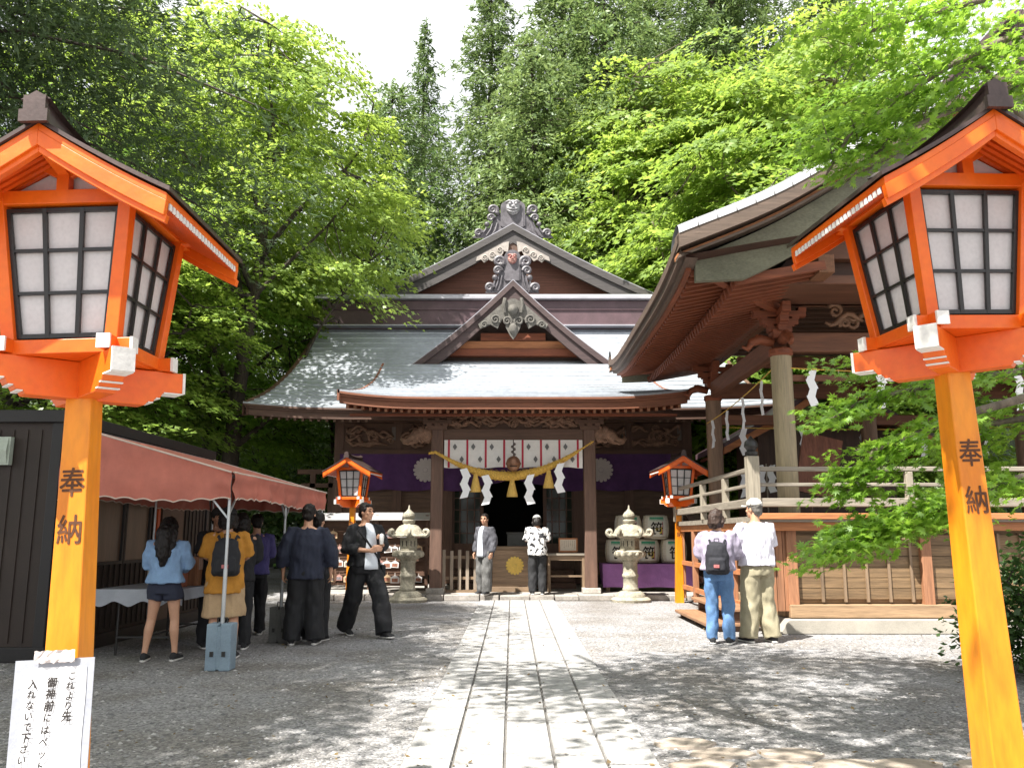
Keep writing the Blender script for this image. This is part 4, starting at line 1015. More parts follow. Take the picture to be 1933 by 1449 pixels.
rack('plaque_rack', 4.05, 4.6, 19.4, 'short plaque rack right of the sake barrels', mat('rack_roof_brown', (.18, .12, .09), .6, .2, 3), 1.62)
# small dark gate at far left of the hall
tg = empty('wooden_gate', (-5.0, 22.3, 0), 'small dark wooden gate between the canopy and the hall', 'gate', world=True)
for x in (-5.2, -4.72): MB().bx(x-.07, x+.07, 22.2, 22.34, 0, 2.95).build('post', DZ, tg)
m = MB(); m.bx(-5.5, -4.45, 22.2, 22.34, 2.55, 2.66); m.bx(-5.6, -4.35, 22.18, 22.36, 2.9, 3.02); m.bx(-5.2, -4.72, 22.22, 22.32, 1.0, 1.1); m.build('crossbeam', DX, tg)
# ================================================================== stage building on the right
sg = empty('stage_pavilion', (7.2, 14.8, 0), 'open wooden stage pavilion on a plank clad base under a curved roof', 'pavilion', world=True)
YF, YB, XE, XR = 10.7, 18.9, 2.2, 7.2
sprof = [(2.2, 4.98), (3.5, 5.63), (4.9, 6.52), (7.2, 7.85)]
def slift(y): return .24*(abs(y-14.8)/4.1)**4
def slx(x): return max(0, 1-(x-2.2)/3.0)        # the corner lift fades up the slope
rs = resample(sprof, 22)
def spt(x, z, y, dz=0, s=-1): return ((x if s < 0 else 2*XR-x), y, z + dz + slift(y)*slx(x))
ys = [YF + (YB-YF)*j/30 for j in range(31)]
m = MB()
for s in (-1, 1):
    for i in range(22):
        (xa, za), (xb, zb) = rs[i], rs[i+1]
        m.grid([[spt(xa, za, y, 0, s) for y in ys], [spt(xa, za, y, .026, s) for y in ys], [spt(xb, zb, y, 0, s) for y in ys]])
sro = m.build('roof', COPPER, sg)
m = MB(); m.bx(XR-.3, XR+.3, YF-.1, YB+.1, 7.7, 8.3); m.bx(XR-.4, XR+.4, YF-.2, YB+.2, 8.3, 8.4); m.build('ridge', RIDGEP, sro)
VERGE = mat('verge_cap', (.27, .27, .28), .45, .12, 3, bump=.1, metal=.2)
DBARGE = wood('thick_eave_wood', (.11, .075, .055), 'x'); GRB = mat('mossy_barge', (.17, .165, .115), .85, .3, 3, (.4, 1, 1), .3)
fine = resample(sprof, 40)
for yf, dr in ((YF, 1), (YB, -1)):
    for s in (-1, 1):
        # rolled verge strip
        m = MB(); rows = []
        for x, z in fine:
            row = []
            for k in range(8):
                a = PI*k/7; row.append(spt(x, z, yf + dr*(.24 - .30*math.cos(a) - .0), .02 + .22*math.sin(a), s))
            rows.append(row)
        m.grid(rows)
        for i in range(2, 39, 2):
            x, z = fine[i]; m.tube([spt(x, z, yf + dr*(.24 - .302*math.cos(PI*k/7)), .02 + .225*math.sin(PI*k/7), s) for k in range(8)], .008, 4)
        m.build('verge', VERGE, sro, smooth='all')
        # stacked gable edge boards
        for nm, mt, off, d0, d1, tk in (('gable_edge', DBARGE, -.05, .05, -.17, .30), ('gable_edge', OX, .10, -.172, -.23, .2), ('gable_edge', DBARGE, .03, -.232, -.27, .2), ('barge_board', GRB, .22, -.27, -.84, .10)):
            m = MB(); N = len(fine)
            A = [spt(x, z, yf+dr*off, d0, s) for x, z in fine]; B = [spt(x, z, yf+dr*off, d1, s) for x, z in fine]
            if nm == 'barge_board':   # leave the eave end short
                A = A[2:]; B = [(a, b, c + .24*max(0, 1-(i/5))) for i, (a, b, c) in enumerate(B[2:])]; N = len(A)
            poly = A + B[::-1]
            vs = A + B + [(a, b+dr*tk, c) for a, b, c in A] + [(a, b+dr*tk, c) for a, b, c in B]
            m.add(vs, [(i, i+1, N+i+1, N+i) for i in range(N-1)] + [(2*N+i, 3*N+i, 3*N+i+1, 2*N+i+1) for i in range(N-1)] + [(N+i, N+i+1, 3*N+i+1, 3*N+i) for i in range(N-1)] + [(0, N, 3*N, 2*N), (N-1, 3*N-1, 4*N-1, 2*N-1)])
            m.build(nm, mt, sro)
        # gable infill
        if yf == YF:
            m = MB(); m.prism([(XR+s*.0, 11.6, 4.8), (XR+s*(XR-3.6), 11.6, 4.8), (XR+s*(XR-4.4), 11.6, 5.8), (XR, 11.6, 7.4)], (0, .08, 0)); m.build('gable_wall', wood('stage_gable_wall', (.07, .028, .015), 'x'), sg)
# side eaves: fascia, soffit, two tiers of rafters, beams
for s in (-1, 1):
    m = MB()
    for d0, d1, off in ((.03, -.09, -.012), (-.093, -.20, .03), (-.203, -.27, .09)):
        A = [spt(XE+off, 4.98, y, d0, s) for y in ys]; B = [spt(XE+off, 4.98, y, d1, s) for y in ys]; Cc = [spt(XE+off+.16, 4.98, y, d1, s) for y in ys]
        m.grid([A, B, Cc])
    m.build('eave_fascia', wood('stage_fascia', (.10, .065, .048), 'y'), sro)
    m = MB(); m.grid([[spt(x, z, y, 0, s) for y in ys] for x, z in ((2.3, 4.74), (3.2, 4.98), (4.3, 5.25))]); m.build('eave_soffit', wood('stage_soffit_shade', (.05, .018, .010), 'x'), sro)  # soffit boards coloured darker, painting in the shade between the rafters
    t1 = MB(); t2 = MB(); n = 42; q = lambda x: x if s < 0 else 2*XR-x
    for i in range(n):
        y = YF + .37 + (YB-YF-.74)*i/(n-1); l = slift(y)
        t1.beam((q(2.42), y, 4.70+l*.9), (q(3.45), y, 4.92+l*.6), .072, .12)
        t2.beam((q(3.02), y, 4.63+l*.6), (q(4.25), y, 4.90+l*.3), .078, .125)
    t1.build('rafters', RX, sro); t2.build('rafters', RX, sro)
    m = MB()
    for y0, y1 in zip(ys[1:], ys[2:-1]): m.beam((q(3.12), y0, 4.775+slift(y0)*.75), (q(3.12), y1, 4.775+slift(y1)*.75), .10, .11)
    m.build('eave_purlin', RY, sro); m = MB()
    for y0, y1 in zip(ys[1:], ys[2:-1]): m.beam((q(2.38), y0, 4.70+slift(y0)*.9), (q(2.38), y1, 4.70+slift(y1)*.9), .07, .05)
    m.build('eave_batten', RY, sro)
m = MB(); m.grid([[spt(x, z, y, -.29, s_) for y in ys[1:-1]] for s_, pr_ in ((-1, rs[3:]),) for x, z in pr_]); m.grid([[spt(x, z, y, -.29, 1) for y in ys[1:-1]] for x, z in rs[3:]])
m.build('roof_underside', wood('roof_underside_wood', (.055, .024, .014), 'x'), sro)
for a in ((4.2, 10.2, 11.40, 11.58, 5.15, 5.42), (4.9, 9.5, 11.42, 11.58, 6.0, 6.2), (5.5, 5.68, 11.44, 11.58, 5.42, 6.0), (7.1, 7.3, 11.44, 11.58, 5.42, 7.3), (3.3, 11.1, 11.44, 12.6, 4.80, 4.93)): MB().bx(*a).build('gable_beam', wood('gable_beam_wood', (.13, .05, .024), 'x'), sg, bevel=.012)
for x_, z_ in ((4.27, 4.97), (5.6, 6.55), (7.2, 7.42)):
    MB().bx(x_-.11, x_+.11, YF+.34, YB-.34, z_-.13, z_+.13).build('purlin', wood('purlin_wood', (.17, .07, .03), 'y'), sg, bevel=.012)
# corner hip rafters
for y, d in ((YF+.3, 1), (YB-.3, -1)):
    MB().beam((2.5, y, 4.78+slift(y)*.8), (4.1, y+d*1.6, 4.75), .13, .17).build('hip_rafter', RX, sro)
# pillars
PILL = wood('pale_pillar', (.33, .265, .165), 'z', var=.25); PILD = wood('brown_pillar', (.20, .12, .075), 'z')
for x, y, mt in ((4.08, 12.6, PILL), (4.08, 17.0, PILD), (10.3, 12.6, PILL), (10.3, 17.0, PILD), (7.2, 17.0, PILD)):
    pi_ = MB().lathe([(.155, 1.55), (.155, 4.02)], 22, (x, y, 0)).build('pillar', mt, sg, smooth=True)
    m = MB(); m.lathe([(.16, 4.0), (.18, 4.03), (.18, 4.10), (.16, 4.12)], 22, (x, y, 0))
    for i, (w, z) in enumerate(((.36, 4.42), (.56, 4.54), (.80, 4.66))):
        m.box((x, y, z), (w, .13, .09)); m.box((x, y, z+.002), (.13, w, .088))
        for e in (-1, 1): m.box((x+e*w*.44, y, z+.075), (.12, .12, .06)); m.box((x, y+e*w*.44, z+.075), (.12, .12, .06))
    m.box((x, y, 4.34), (.26, .26, .14)); m.build('bracket_set', RX, pi_)
    # carved beam nose
    m = MB()
    for e, ax in ((-1, 0), (-1, 1)):
        d = Vector((e, 0, 0)) if ax == 0 else Vector((0, e, 0)); b = Vector((x, y, 4.22))
        m.tube([b + d*.10, b + d*.30 + Vector((0, 0, .05)), b + d*.44 + Vector((0, 0, .0)), b + d*.50 + Vector((0, 0, -.10)), b + d*.58 + Vector((0, 0, -.06))], [.075, .08, .065, .045, .025], 8)
        m.ball(b + d*.34 + Vector((0, 0, .09)), .04, 7)
    m.build('beam_nose', RX, pi_, smooth='all')
# lintels
LXW = wood('stage_lintel_x', (.15, .055, .024), 'x'); LYW = wood('stage_lintel_y', (.15, .055, .026), 'y')
for a in ((4.2, 10.2, 12.52, 12.68, 4.06, 4.36), (4.2, 10.2, 12.50, 12.70, 4.80, 4.94), (4.2, 10.2, 12.56, 12.64, 3.62, 3.72), (4.2, 10.2, 16.92, 17.08, 4.06, 4.36), (4.2, 10.2, 16.95, 17.05, 3.52, 3.72), (4.2, 10.2, 13.9, 14.05, 4.40, 4.60), (4.2, 10.2, 15.4, 15.55, 4.40, 4.60)):
    MB().bx(*a).build('lintel', LXW, sg, bevel=.012)
for a in ((4.0, 4.16, 12.75, 16.85, 4.06, 4.36), (3.98, 4.18, 12.75, 16.85, 4.80, 4.94), (10.2, 10.36, 12.7, 16.9, 4.06, 4.36), (7.12, 7.28, 12.7, 16.9, 4.42, 4.62)):
    MB().bx(*a).build('lintel', LYW, sg, bevel=.012)
m = MB(); carving(m, 4.6, 9.9, 4.40, 4.78, 12.58, 8, 46, .035); m.build('carving', wood('stage_carving', (.19, .095, .05), 'x'), sg, smooth='all')
m = MB(); m.bx(4.0, 10.4, 12.5, 17.1, 4.96, 5.02)
for k in range(14): m.bx(4.1, 10.3, 12.8+k*.3, 12.86+k*.3, 4.90, 4.955)
m.build('ceiling', DX, sg)
# floor, balcony, base
m = MB(); m.bx(3.38, 11.0, 11.95, 17.6, 1.52, 1.60); m.build('floor', GXL, sg)
m = MB(); m.bx(3.42, 11.0, 12.02, 12.12, 1.40, 1.52); m.bx(3.42, 3.52, 12.12, 17.6, 1.40, 1.52); m.bx(3.33, 11.0, 11.90, 11.98, 1.555, 1.64); m.build('floor_beam', OX, sg, bevel=.01)
m = MB(); m.bx(3.92, 10.9, 12.24, 12.34, .40, 1.40); m.bx(3.92, 4.02, 12.34, 17.3, .40, 1.40); m.bx(3.92, 10.9, 17.2, 17.3, .4, 1.4)
bw_ = m.build('base_wall', PLANK, sg)
m = MB()
for z in np.arange(.46, 1.33, .148):
    m.bx(3.98, 10.9, 12.205, 12.245, z, z+.140); m.bx(3.885, 3.925, 12.3, 17.2, z, z+.140)
m.build('plank_cladding', PLANK, bw_)
m = MB(); q = random.Random(4)
for k in range(22):
    if k % 6 == 0: continue
    m.bx(4.02+k*.315, 4.055+k*.315, 12.175, 12.208, .42, 1.36)
for k in range(15): m.bx(3.855, 3.888, 12.6+k*.315, 12.635+k*.315, .42, 1.36)
m.build('battens', WZ, bw_)
for k in range(5): MB().bx(3.93+k*1.89-.075, 3.93+k*1.89+.075, 12.13, 12.29, .38, 1.42).build('base_post', OZ, bw_, bevel=.012)
for k in range(1, 4): MB().bx(3.80, 3.96, 12.2+k*1.6-.075, 12.2+k*1.6+.075, .38, 1.42).build('base_post', OZ, bw_, bevel=.012)
m = MB(); m.bx(3.86, 10.9, 12.10, 12.30, .21, .39); m.bx(3.82, 3.98, 12.30, 17.3, .21, .388); m.build('sill_beam', wood('sill_wood', (.34, .22, .125), 'x'), sg, bevel=.012)
m = MB(); m.prism([(3.66, 12.02, 0), (10.9, 12.02, 0), (10.9, 12.02, .20), (3.80, 12.02, .20)], (0, 5.4, 0)); m.build('concrete_plinth', CONC, sg, bevel=.015)
# balcony brackets and posts
for x in (3.45, 5.5, 7.5):
    MB().bx(x-.06, x+.06, 11.93, 12.25, 1.26, 1.40).build('balcony_bracket', WY, sg, bevel=.02)
for y in (12.1, 13.5, 14.9, 16.3, 17.5):
    MB().bx(3.40, 3.50, y-.05, y+.05, .1, 1.40).build('balcony_post', OZ, sg, bevel=.008)
m = MB(); m.bx(3.42, 3.48, 12.1, 17.5, .75, .83); m.bx(3.42, 3.48, 12.1, 17.5, .28, .36); m.build('balcony_rail', OX, sg)
# corner board panel by the balcony
m = MB()
for k in range(4): m.bx(3.50+k*.105, 3.595+k*.105, 12.16, 12.20, .30, 1.40)
m.build('corner_boards', OZ, sg)
# railing
rl = empty('balcony_railing', (7, 12, 1.6), 'weathered grey balcony railing with a black capped corner post', 'railing', world=True)
m = MB()
for z, h, d in ((2.26, .065, .07), (2.04, .05, .05), (1.79, .12, .11)): m.bx(3.47, 11, 12.03-d/2, 12.03+d/2, z-h/2, z+h/2)
m.build('front_rail', GXL, rl, bevel=.01)
m = MB()
for z, h, d in ((2.26, .065, .07), (2.04, .05, .05), (1.79, .12, .11)): m.bx(3.40-d/2, 3.40+d/2, 12.1, 17.55, z-h/2, z+h/2)
m.build('side_rail', GYL, rl, bevel=.01)
for x, y, c in ((3.40, 12.03, 1), (3.40, 17.55, 1), (3.40, 13.6, 0), (3.40, 15.2, 0), (5.6, 12.03, 0), (7.7, 12.03, 0)):
    w = .085 if c else .05; zt = 2.44 if c else 2.22
    po = MB().bx(x-w, x+w, y-w, y+w, 1.60, zt).build('rail_post', GZ, rl, bevel=.012)
    if c: MB().lathe([(.075, 2.44), (.09, 2.46), (.09, 2.50), (.06, 2.515), (.065, 2.53), (.10, 2.58), (.085, 2.65), (.04, 2.69), (.01, 2.73)], 16, (x, y, 0)).build('post_cap', BLACKL, po, smooth=True)
# interior panel
sp = empty('leaning_board', (5.6, 16, 1.6), 'brown square board leaning inside the open stage', 'board', world=True)
MB().box((5.75, 15.9, 2.62), (.75, .05, 1.15), Euler((R(-8), R(14), 0)).to_matrix()).build('panel', wood('stage_board', (.23, .085, .05), 'z'), sp)
MB().beam((5.5, 15.85, 1.6), (5.75, 16.1, 2.5), .05, .05).build('strut', DX, sp)
# plank steps on the ground behind the couple
bs = empty('stage_steps', (3.0, 13.4, 0), 'low plank steps at the path side of the stage', 'steps', world=True)
for k, (x0, x1, z) in enumerate(((2.72, 3.30, .12), (3.0, 3.5, .32))): MB().bx(x0, x1, 12.3, 14.6, z-.045, z).build('tread', wood('step_wood', (.30, .16, .085), 'y'), bs, bevel=.008)
m = MB()
for y in (12.4, 13.4, 14.5): m.bx(2.8, 3.3, y-.04, y+.04, 0, .075); m.bx(3.1, 3.4, y-.04, y+.04, .12, .275)
m.build('supports', DX, bs)
# hanging paper streamers
ps = empty('streamer_rope', (4.1, 14.5, 3.5), 'thin straw cord with white paper streamers strung along the stage eaves', 'streamer cord', world=True)
m = MB(); cor = []
def cord(a, b, sag, n):
    a = Vector(a); b = Vector(b); pts = [a.lerp(b, i/16) - Vector((0, 0, sag*4*(i/16)*(1-i/16))) for i in range(17)]
    m.tube(pts, .009, 5); return [a.lerp(b, (k+.5)/n) - Vector((0, 0, sag*4*((k+.5)/n)*(1-(k+.5)/n))) for k in range(n)]
cor += [(p, 0) for p in cord((3.98, 12.5, 3.82), (10.2, 12.5, 3.82), .10, 6)]
cor += [(p, 1) for p in cord((3.93, 12.6, 3.80), (3.93, 17.0, 3.55), .06, 4)]
cor += [(p, 0) for p in cord((4.1, 17.15, 3.5), (10.2, 17.15, 3.5), .05, 5)]
m.build('cord', STRAW, ps)
for i, (p, k) in enumerate(cor): zigzag(MB(), p.x, p.y, p.z-.03, .15, .50, 4, 1 if i % 2 else -1, .3 if k == 0 else 1.0).build('paper_streamer', SHIDE, ps)
# small shrine behind the stage
ss = empty('small_shrine', (6.6, 18.6, 0), 'small side shrine with red brown rafters seen behind the stage railing', 'shrine', world=True)
m = MB(); m.bx(5.3, 8.2, 18.2, 20, 0, 3.6); m.build('wall', wood('side_shrine_wall', (.08, .045, .03), 'z'), ss)
m = MB(); raf = MB()
for s in (-1, 1):
    m.prism([(6.75+s*x, 17.5, z) for x, z in ((0, 4.72), (1.0, 3.98), (2.35, 3.22), (2.35, 3.10), (1.0, 3.84), (0, 4.56))], (0, 2.8, 0))
    for k in range(12): raf.beam((6.75+s*(.2+k*.185), 17.52, 4.42-k*.118-.06), (6.75+s*(.2+k*.185), 20.2, 4.42-k*.118-.06), .05, .06)
ro = m.build('roof', RIDGEP, ss); raf.build('rafters', RY, ro)
m = MB()
for s in (-1, 1): m.prism([(6.75+s*x, 17.46, z) for x, z in ((0, 4.58), (1.0, 3.86), (2.37, 3.12), (2.37, 2.98), (1.0, 3.70), (0, 4.40))], (0, .06, 0))
m.build('barge_board', OX, ro)
m = MB(); m.bx(5.0, 5.12, 17.6, 17.72, 0, 3.2); m.bx(5.2, 8.3, 17.9, 18.2, 1.6, 1.75); m.build('porch_post', OZ, ss)
for i, (x, z) in enumerate(((4.75, 2.2), (5.12, 2.3))):
    gh = empty('paper_wand', (x, 17.1, 1.6), ('white paper wand on a stick inside the stage, the left one' if i == 0 else 'white paper wand on a stick inside the stage, the right one'), 'paper wand', 'paper wands on the stage', world=True)
    m = MB(); m.tube([(x, 17.1, 1.6), (x, 17.1, z+.45)], .014, 6); m.build('stick', GZ, gh)
    m = MB(); zigzag(m, x-.09, 17.08, z+.40, .14, .5, 4, 1, .3); zigzag(m, x+.09, 17.08, z+.40, .14, .5, 4, -1, -.3); m.build('paper', SHIDE, gh)
# ================================================================== trees
def star(L, base=-.25, notch=.42, spread=100, tipl=None):
    """leaf outline: L kites sharing the stem point"""
    tips = []; nots = []
    for i in range(L):
        a = R(90 + spread - 2*spread*i/(L-1)); t = (1 - .38*abs((i-(L-1)/2)/((L-1)/2))**1.6)
        tips.append((t*math.cos(a), t*math.sin(a)))
    for i in range(L+1):
        a = R(90 + spread*(1+1/(L-1)) - 2*spread*(i)/(L-1)); nots.append((notch*math.cos(a)*.75, notch*math.sin(a)*.75))
    pts = [(0, base)] + tips + nots
    quads = [(0, 1+L+i+1, 1+i, 1+L+i) for i in range(L)]
    return np.array(pts), np.array(quads)
NEARLEAF = star(7, -.2, .48, 118); MIDLEAF = star(3, -.5, .55, 62)
KITE = (np.array([(0, -.5), (.32, .1), (0, .6), (-.32, .1)]), np.array([(0, 1, 2, 3)]))
NEEDLE = (np.array([(0, -.5), (.16, -.1), (0, .6), (-.16, -.1)]), np.array([(0, 1, 2, 3)]))
def leaves(C, Nn, size, shape, rg, dirs=None, fold=.12):
    """C centres, Nn normals, size per leaf; dirs: tip direction"""
    n = len(C); pts, qd = shape
    Nn = Nn/np.maximum(1e-6, np.linalg.norm(Nn, axis=1, keepdims=True))
    if dirs is None: dirs = rg.normal(size=(n, 3))
    T = dirs - Nn*np.sum(dirs*Nn, 1, keepdims=True); T /= np.maximum(1e-6, np.linalg.norm(T, axis=1, keepdims=True))
    S = np.cross(T, Nn)
    x = pts[None, :, 0]*size[:, None]; y = pts[None, :, 1]*size[:, None]; z = -np.abs(pts[None, :, 0])*fold*size[:, None]
    V = C[:, None, :] + S[:, None, :]*x[..., None] + T[:, None, :]*y[..., None] + Nn[:, None, :]*z[..., None]
    Q = (np.arange(n)[:, None, None]*len(pts) + qd[None]).reshape(-1, 4)
    return V.reshape(-1, 3), Q
def spray_leaves(sp, rg, per, lsize, rad, shape, droop=.5, tilt=.5, out=None, thick=.05):
    """flat layered sprays of leaves round each point of sp; out: outward direction of each spray"""
    k = len(sp); n = k*per
    idx = np.repeat(np.arange(k), per)
    r = rad*np.sqrt(rg.random(n))*np.repeat(.6+.8*rg.random(k), per); a = rg.random(n)*2*PI
    o = out[idx] if out is not None else np.zeros((n, 3))
    el = np.stack([r*np.cos(a), r*np.sin(a), np.zeros(n)], 1)
    oh = o.copy(); oh[:, 2] = 0; oh /= np.maximum(1e-6, np.linalg.norm(oh, axis=1, keepdims=True))
    al = np.sum(el*oh, 1); el = el + oh*(al*.45)[:, None]
    el[:, 2] = -droop*(al*.55 + .35*r*r/rad) + rg.normal(size=n)*thick
    C = sp[idx] + el
    tl = np.repeat(rg.normal(size=(k, 2))*.22, per, 0)
    C[:, 2] += el[:, 0]*tl[:, 0] + el[:, 1]*tl[:, 1]
    Nn = np.stack([oh[:, 0]*droop*.8 - tl[:, 0] + rg.normal(size=n)*tilt, oh[:, 1]*droop*.8 - tl[:, 1] + rg.normal(size=n)*tilt, np.ones(n)], 1)
    d = el + oh*.3 + rg.normal(size=(n, 3))*.25
    s = lsize*(.65 + .6*rg.random(n))
    return leaves(C, Nn, s, shape, rg, d)
def wiggle(a, b, n, amp, rg, arch=0.):
    a = np.array(a, float); b = np.array(b, float); L = np.linalg.norm(b-a); o = []
    off = rg.normal(size=3)*amp*L; off2 = rg.normal(size=3)*amp*.5*L
    for i in range(n+1):
        t = i/n; o.append(a + (b-a)*t + off*math.sin(PI*t) + off2*math.sin(2*PI*t) + np.array((0, 0, arch*L*math.sin(PI*t))))
    return o
def maple_meshes(nm, seed, H, R_, z0, nsp, per, lsize, rad, leafm, barkm, lean=(0, 0), dense=None, flat=.5, trunk_r=.22, nlimb=9, umb=.27, gap=-.02):
    rg = np.random.default_rng(seed); wood_ = MB()
    top = np.array((lean[0], lean[1], H*.8))
    tr = wiggle((0, 0, -.3), top, 9, .05, rg)
    wood_.tube(tr, [trunk_r*(1.35 - 1.1*i/9) for i in range(10)], 9)
    limbs = []
    for i in range(nlimb):
        t = .25 + .7*i/nlimb; j = min(8, int(t*9)); p = tr[j] + (tr[j+1]-tr[j])*(t*9-j)
        a = i*2.4 + rg.random()*.8; hz = z0 + (H-z0)*(.15 + .8*(i+.5)/nlimb)
        sh_ = math.sqrt(max(.05, 1 - ((hz - (z0+.42*(H-z0)))/(H-z0)/.62)**2))
        e = np.array((lean[0]*.7 + R_*.85*sh_*math.cos(a), lean[1]*.7 + R_*.85*sh_*math.sin(a), hz))
        w = wiggle(p, e, 8, .07, rg, .06); limbs.append(w)
        wood_.tube(w, [trunk_r*.42*(1 - .85*k/8) for k in range(9)], 6)
    LP = np.array([q for w in limbs for q in w[2:]])
    sp = []; tries = 0
    while len(sp) < nsp and tries < nsp*30:
        tries += 1
        d = rg.normal(size=3); d /= np.linalg.norm(d); r = (.45 + .55*rg.random()**.45)*(1 + .16*noise.noise((d[0]*2+seed, d[1]*2, d[2]*2)))
        c = np.array((lean[0]*.7, lean[1]*.7, z0 + umb*(H-z0))) + d*r*np.array((R_, R_, (H-z0)*(1-umb)))
        if c[2] < z0 - .2: continue
        if noise.noise((c[0]*.6+seed, c[1]*.6, c[2]*.95)) < gap: continue
        sp.append(c)
    sp = np.array(sp)
    ctr = np.array((lean[0]*.7, lean[1]*.7, 0)); out = sp - ctr; out[:, 2] = 0
    for c in sp[::2]:
        j = np.argmin(np.sum((LP-c)**2, 1)); wood_.tube(wiggle(LP[j], c, 3, .08, rg, .05), [.03, .022, .014, .006], 4, cap=False)
    V, Q = spray_leaves(sp, rg, per, lsize, rad, MIDLEAF if lsize < .3 else KITE, flat, .42, out)
    cm = np_mesh(nm + '_crown', V, Q, [leafm])
    tm_ = wood_.build('trunk', barkm, None, smooth='all'); td = tm_.data; bpy.data.objects.remove(tm_)
    return td, cm
def conifer_meshes(nm, seed, H, R_, z0, nbr, fr, fsize, leafm, droop=.25, power=.9, trunk_r=.25, ragged=.3, flen=1.0, up=0.):
    rg = np.random.default_rng(seed); wood_ = MB()
    tr = [np.array((.12*noise.noise((seed, i*.7, 0)), .12*noise.noise((seed, 5, i*.7)), -.5 + (H+.5)*i/12)) for i in range(13)]
    wood_.tube(tr, [trunk_r*(1.2-1.15*i/12) for i in range(13)], 8)
    C = []; D = []; S = []; Nn = []
    for b in range(nbr):
        t = (b + rg.random())/nbr; t = t**1.1; z = z0 + (H-z0)*t
        L = R_*((1-t)**power + .03)*(1 + ragged*rg.normal()*.6)
        if t < .12: L *= .6 + t*3.3
        L = max(.25, L); a = b*2.39996 + rg.normal()*.35
        hd = np.array((math.cos(a), math.sin(a), 0)); sd = np.array((-hd[1], hd[0], 0))
        n = max(4, int(fr*L/R_)); ss = rg.random(n)**.7
        pz = z + up*L*ss - droop*L*(ss**1.8)
        if b % 3 == 0 and L > .8: wood_.tube([np.array((0, 0, z)) + hd*L*q + np.array((0, 0, up*L*q - droop*L*q**1.8)) for q in (0, .3, .6, .9)], [.045, .03, .02, .008], 4, cap=False)
        lat = (rg.random(n)-.5)*2*(.16 + .34*(1-ss))*L*.9
        P = np.array((0, 0, 0)) + hd[None]*(ss*L)[:, None] + sd[None]*lat[:, None]; P[:, 2] = pz - np.abs(lat)*.25 + rg.normal(size=n)*.06*L
        C.append(P); D.append(hd[None]*.8 + sd[None]*(np.sign(lat)*.5)[:, None] + np.array((0, 0, -.45))[None] + rg.normal(size=(n, 3))*.35)
        Nn.append(np.array((0, 0, 1.))[None] + hd[None]*.4 + rg.normal(size=(n, 3))*.55); S.append(fsize*(.6+.8*rg.random(n)))
    C = np.concatenate(C); D = np.concatenate(D); Nn = np.concatenate(Nn); S = np.concatenate(S)
    sh_ = (NEEDLE[0]*np.array((1.0, flen)), NEEDLE[1])
    # each frond: three leaflets fanned
    k = 3; idx = np.repeat(np.arange(len(C)), k)
    V, Q = leaves(C[idx] + rg.normal(size=(len(idx), 3))*fsize*.35, Nn[idx] + rg.normal(size=(len(idx), 3))*.35, S[idx]*(.7+.5*rg.random(len(idx))), sh_, rg, D[idx] + rg.normal(size=(len(idx), 3))*.35)
    cm = np_mesh(nm + '_crown', V, Q, [leafm])
    t_ = wood_.build('trunk', BARK, None, smooth='all'); td = t_.data; bpy.data.objects.remove(t_)
    return td, cm
L_MAPLE = leafmat('maple_leaf', (.095, .18, .02), (.26, .36, .06), .56)
L_MAPLE_D = leafmat('maple_leaf_deep', (.06, .14, .014), (.16, .28, .03), .45)
L_NEAR = leafmat('near_maple_leaf', (.085, .195, .015), (.21, .37, .035), .52)
L_CEDAR = leafmat('cedar_needle', (.020, .050, .014), (.070, .115, .030), .25, .6)
L_CONI = leafmat('cypress_frond', (.042, .092, .024), (.14, .20, .062), .35, .5)
L_CONI_B = leafmat('hinoki_frond', (.056, .118, .03), (.19, .26, .085), .35, .5)
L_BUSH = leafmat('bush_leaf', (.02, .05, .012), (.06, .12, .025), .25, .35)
mA = maple_meshes('maple_a', 11, 14.4, 4.1, 6.6, 290, 150, .115, .74, L_MAPLE, BARK, (.6, 0), flat=.7)
mB = maple_meshes('maple_b', 23, 12.5, 4.6, 3.0, 290, 130, .125, .80, L_MAPLE_D, BARK, (0, .4), flat=.7)
mC = maple_meshes('maple_c', 37, 15, 5.2, 2.0, 350, 140, .17, 1.0, L_MAPLE, BARKG, (-.5, 0), flat=.85)
mD = maple_meshes('maple_d', 44, 9.4, 2.6, 6.2, 115, 84, .085, .62, L_MAPLE, BARK, (-6.4, 7.8), umb=.42, gap=-.06, trunk_r=.12)
cA = conifer_meshes('cypress', 5, 27, 3.6, 3.0, 420, 80, .21, L_CONI, .30, .62, .3, .45, 1.1, .12)
cB = conifer_meshes('hinoki', 6, 21, 4.3, 1.5, 420, 84, .22, L_CONI_B, .50, .48, .3, .5, .9, .30)
cC = conifer_meshes('spire', 7, 26, 4.3, 2.0, 380, 76, .21, L_CONI, .14, .95, .26, .45, 1.3, .16)
cD = conifer_meshes('dark_cedar', 8, 14.5, 4.7, 6.8, 230, 420, .075, L_CEDAR, .40, .5, .32, .35, 1.5, .05)
def tree(kind, name, label, x, y, z=0, rz=0, s=1., sz=None, cat='tree', group=None):
    r_ = empty(name, (x, y, z), label, cat, group, rz); r_.scale = (s, s, sz or s)
    link_mesh('trunk', kind[0], r_); link_mesh('crown', kind[1], r_); return r_
tree(mA, 'maple_tree', 'bright green maple reaching over the left end of the hall roof', -7.4, 22.2, .3, .3, .95, 1.08)
tree(mA, 'maple_tree', 'sunlit maple spreading above the red canopy', -10.6, 20.6, -1.6, 4.4, 1.0, .80)
tree(mB, 'maple_tree', 'deep green maple behind the left lantern roof', -12.2, 20.5, 0, 1.0, 1.0)
tree(mB, 'maple_tree', 'dark maple rising behind the red canopy', -9.2, 26.5, 0, 2.3, .95)
tree(mA, 'maple_tree', 'tall pale green maple whose top meets the open sky', -11.6, 26, .2, 2.9, 1.2, 1.33)
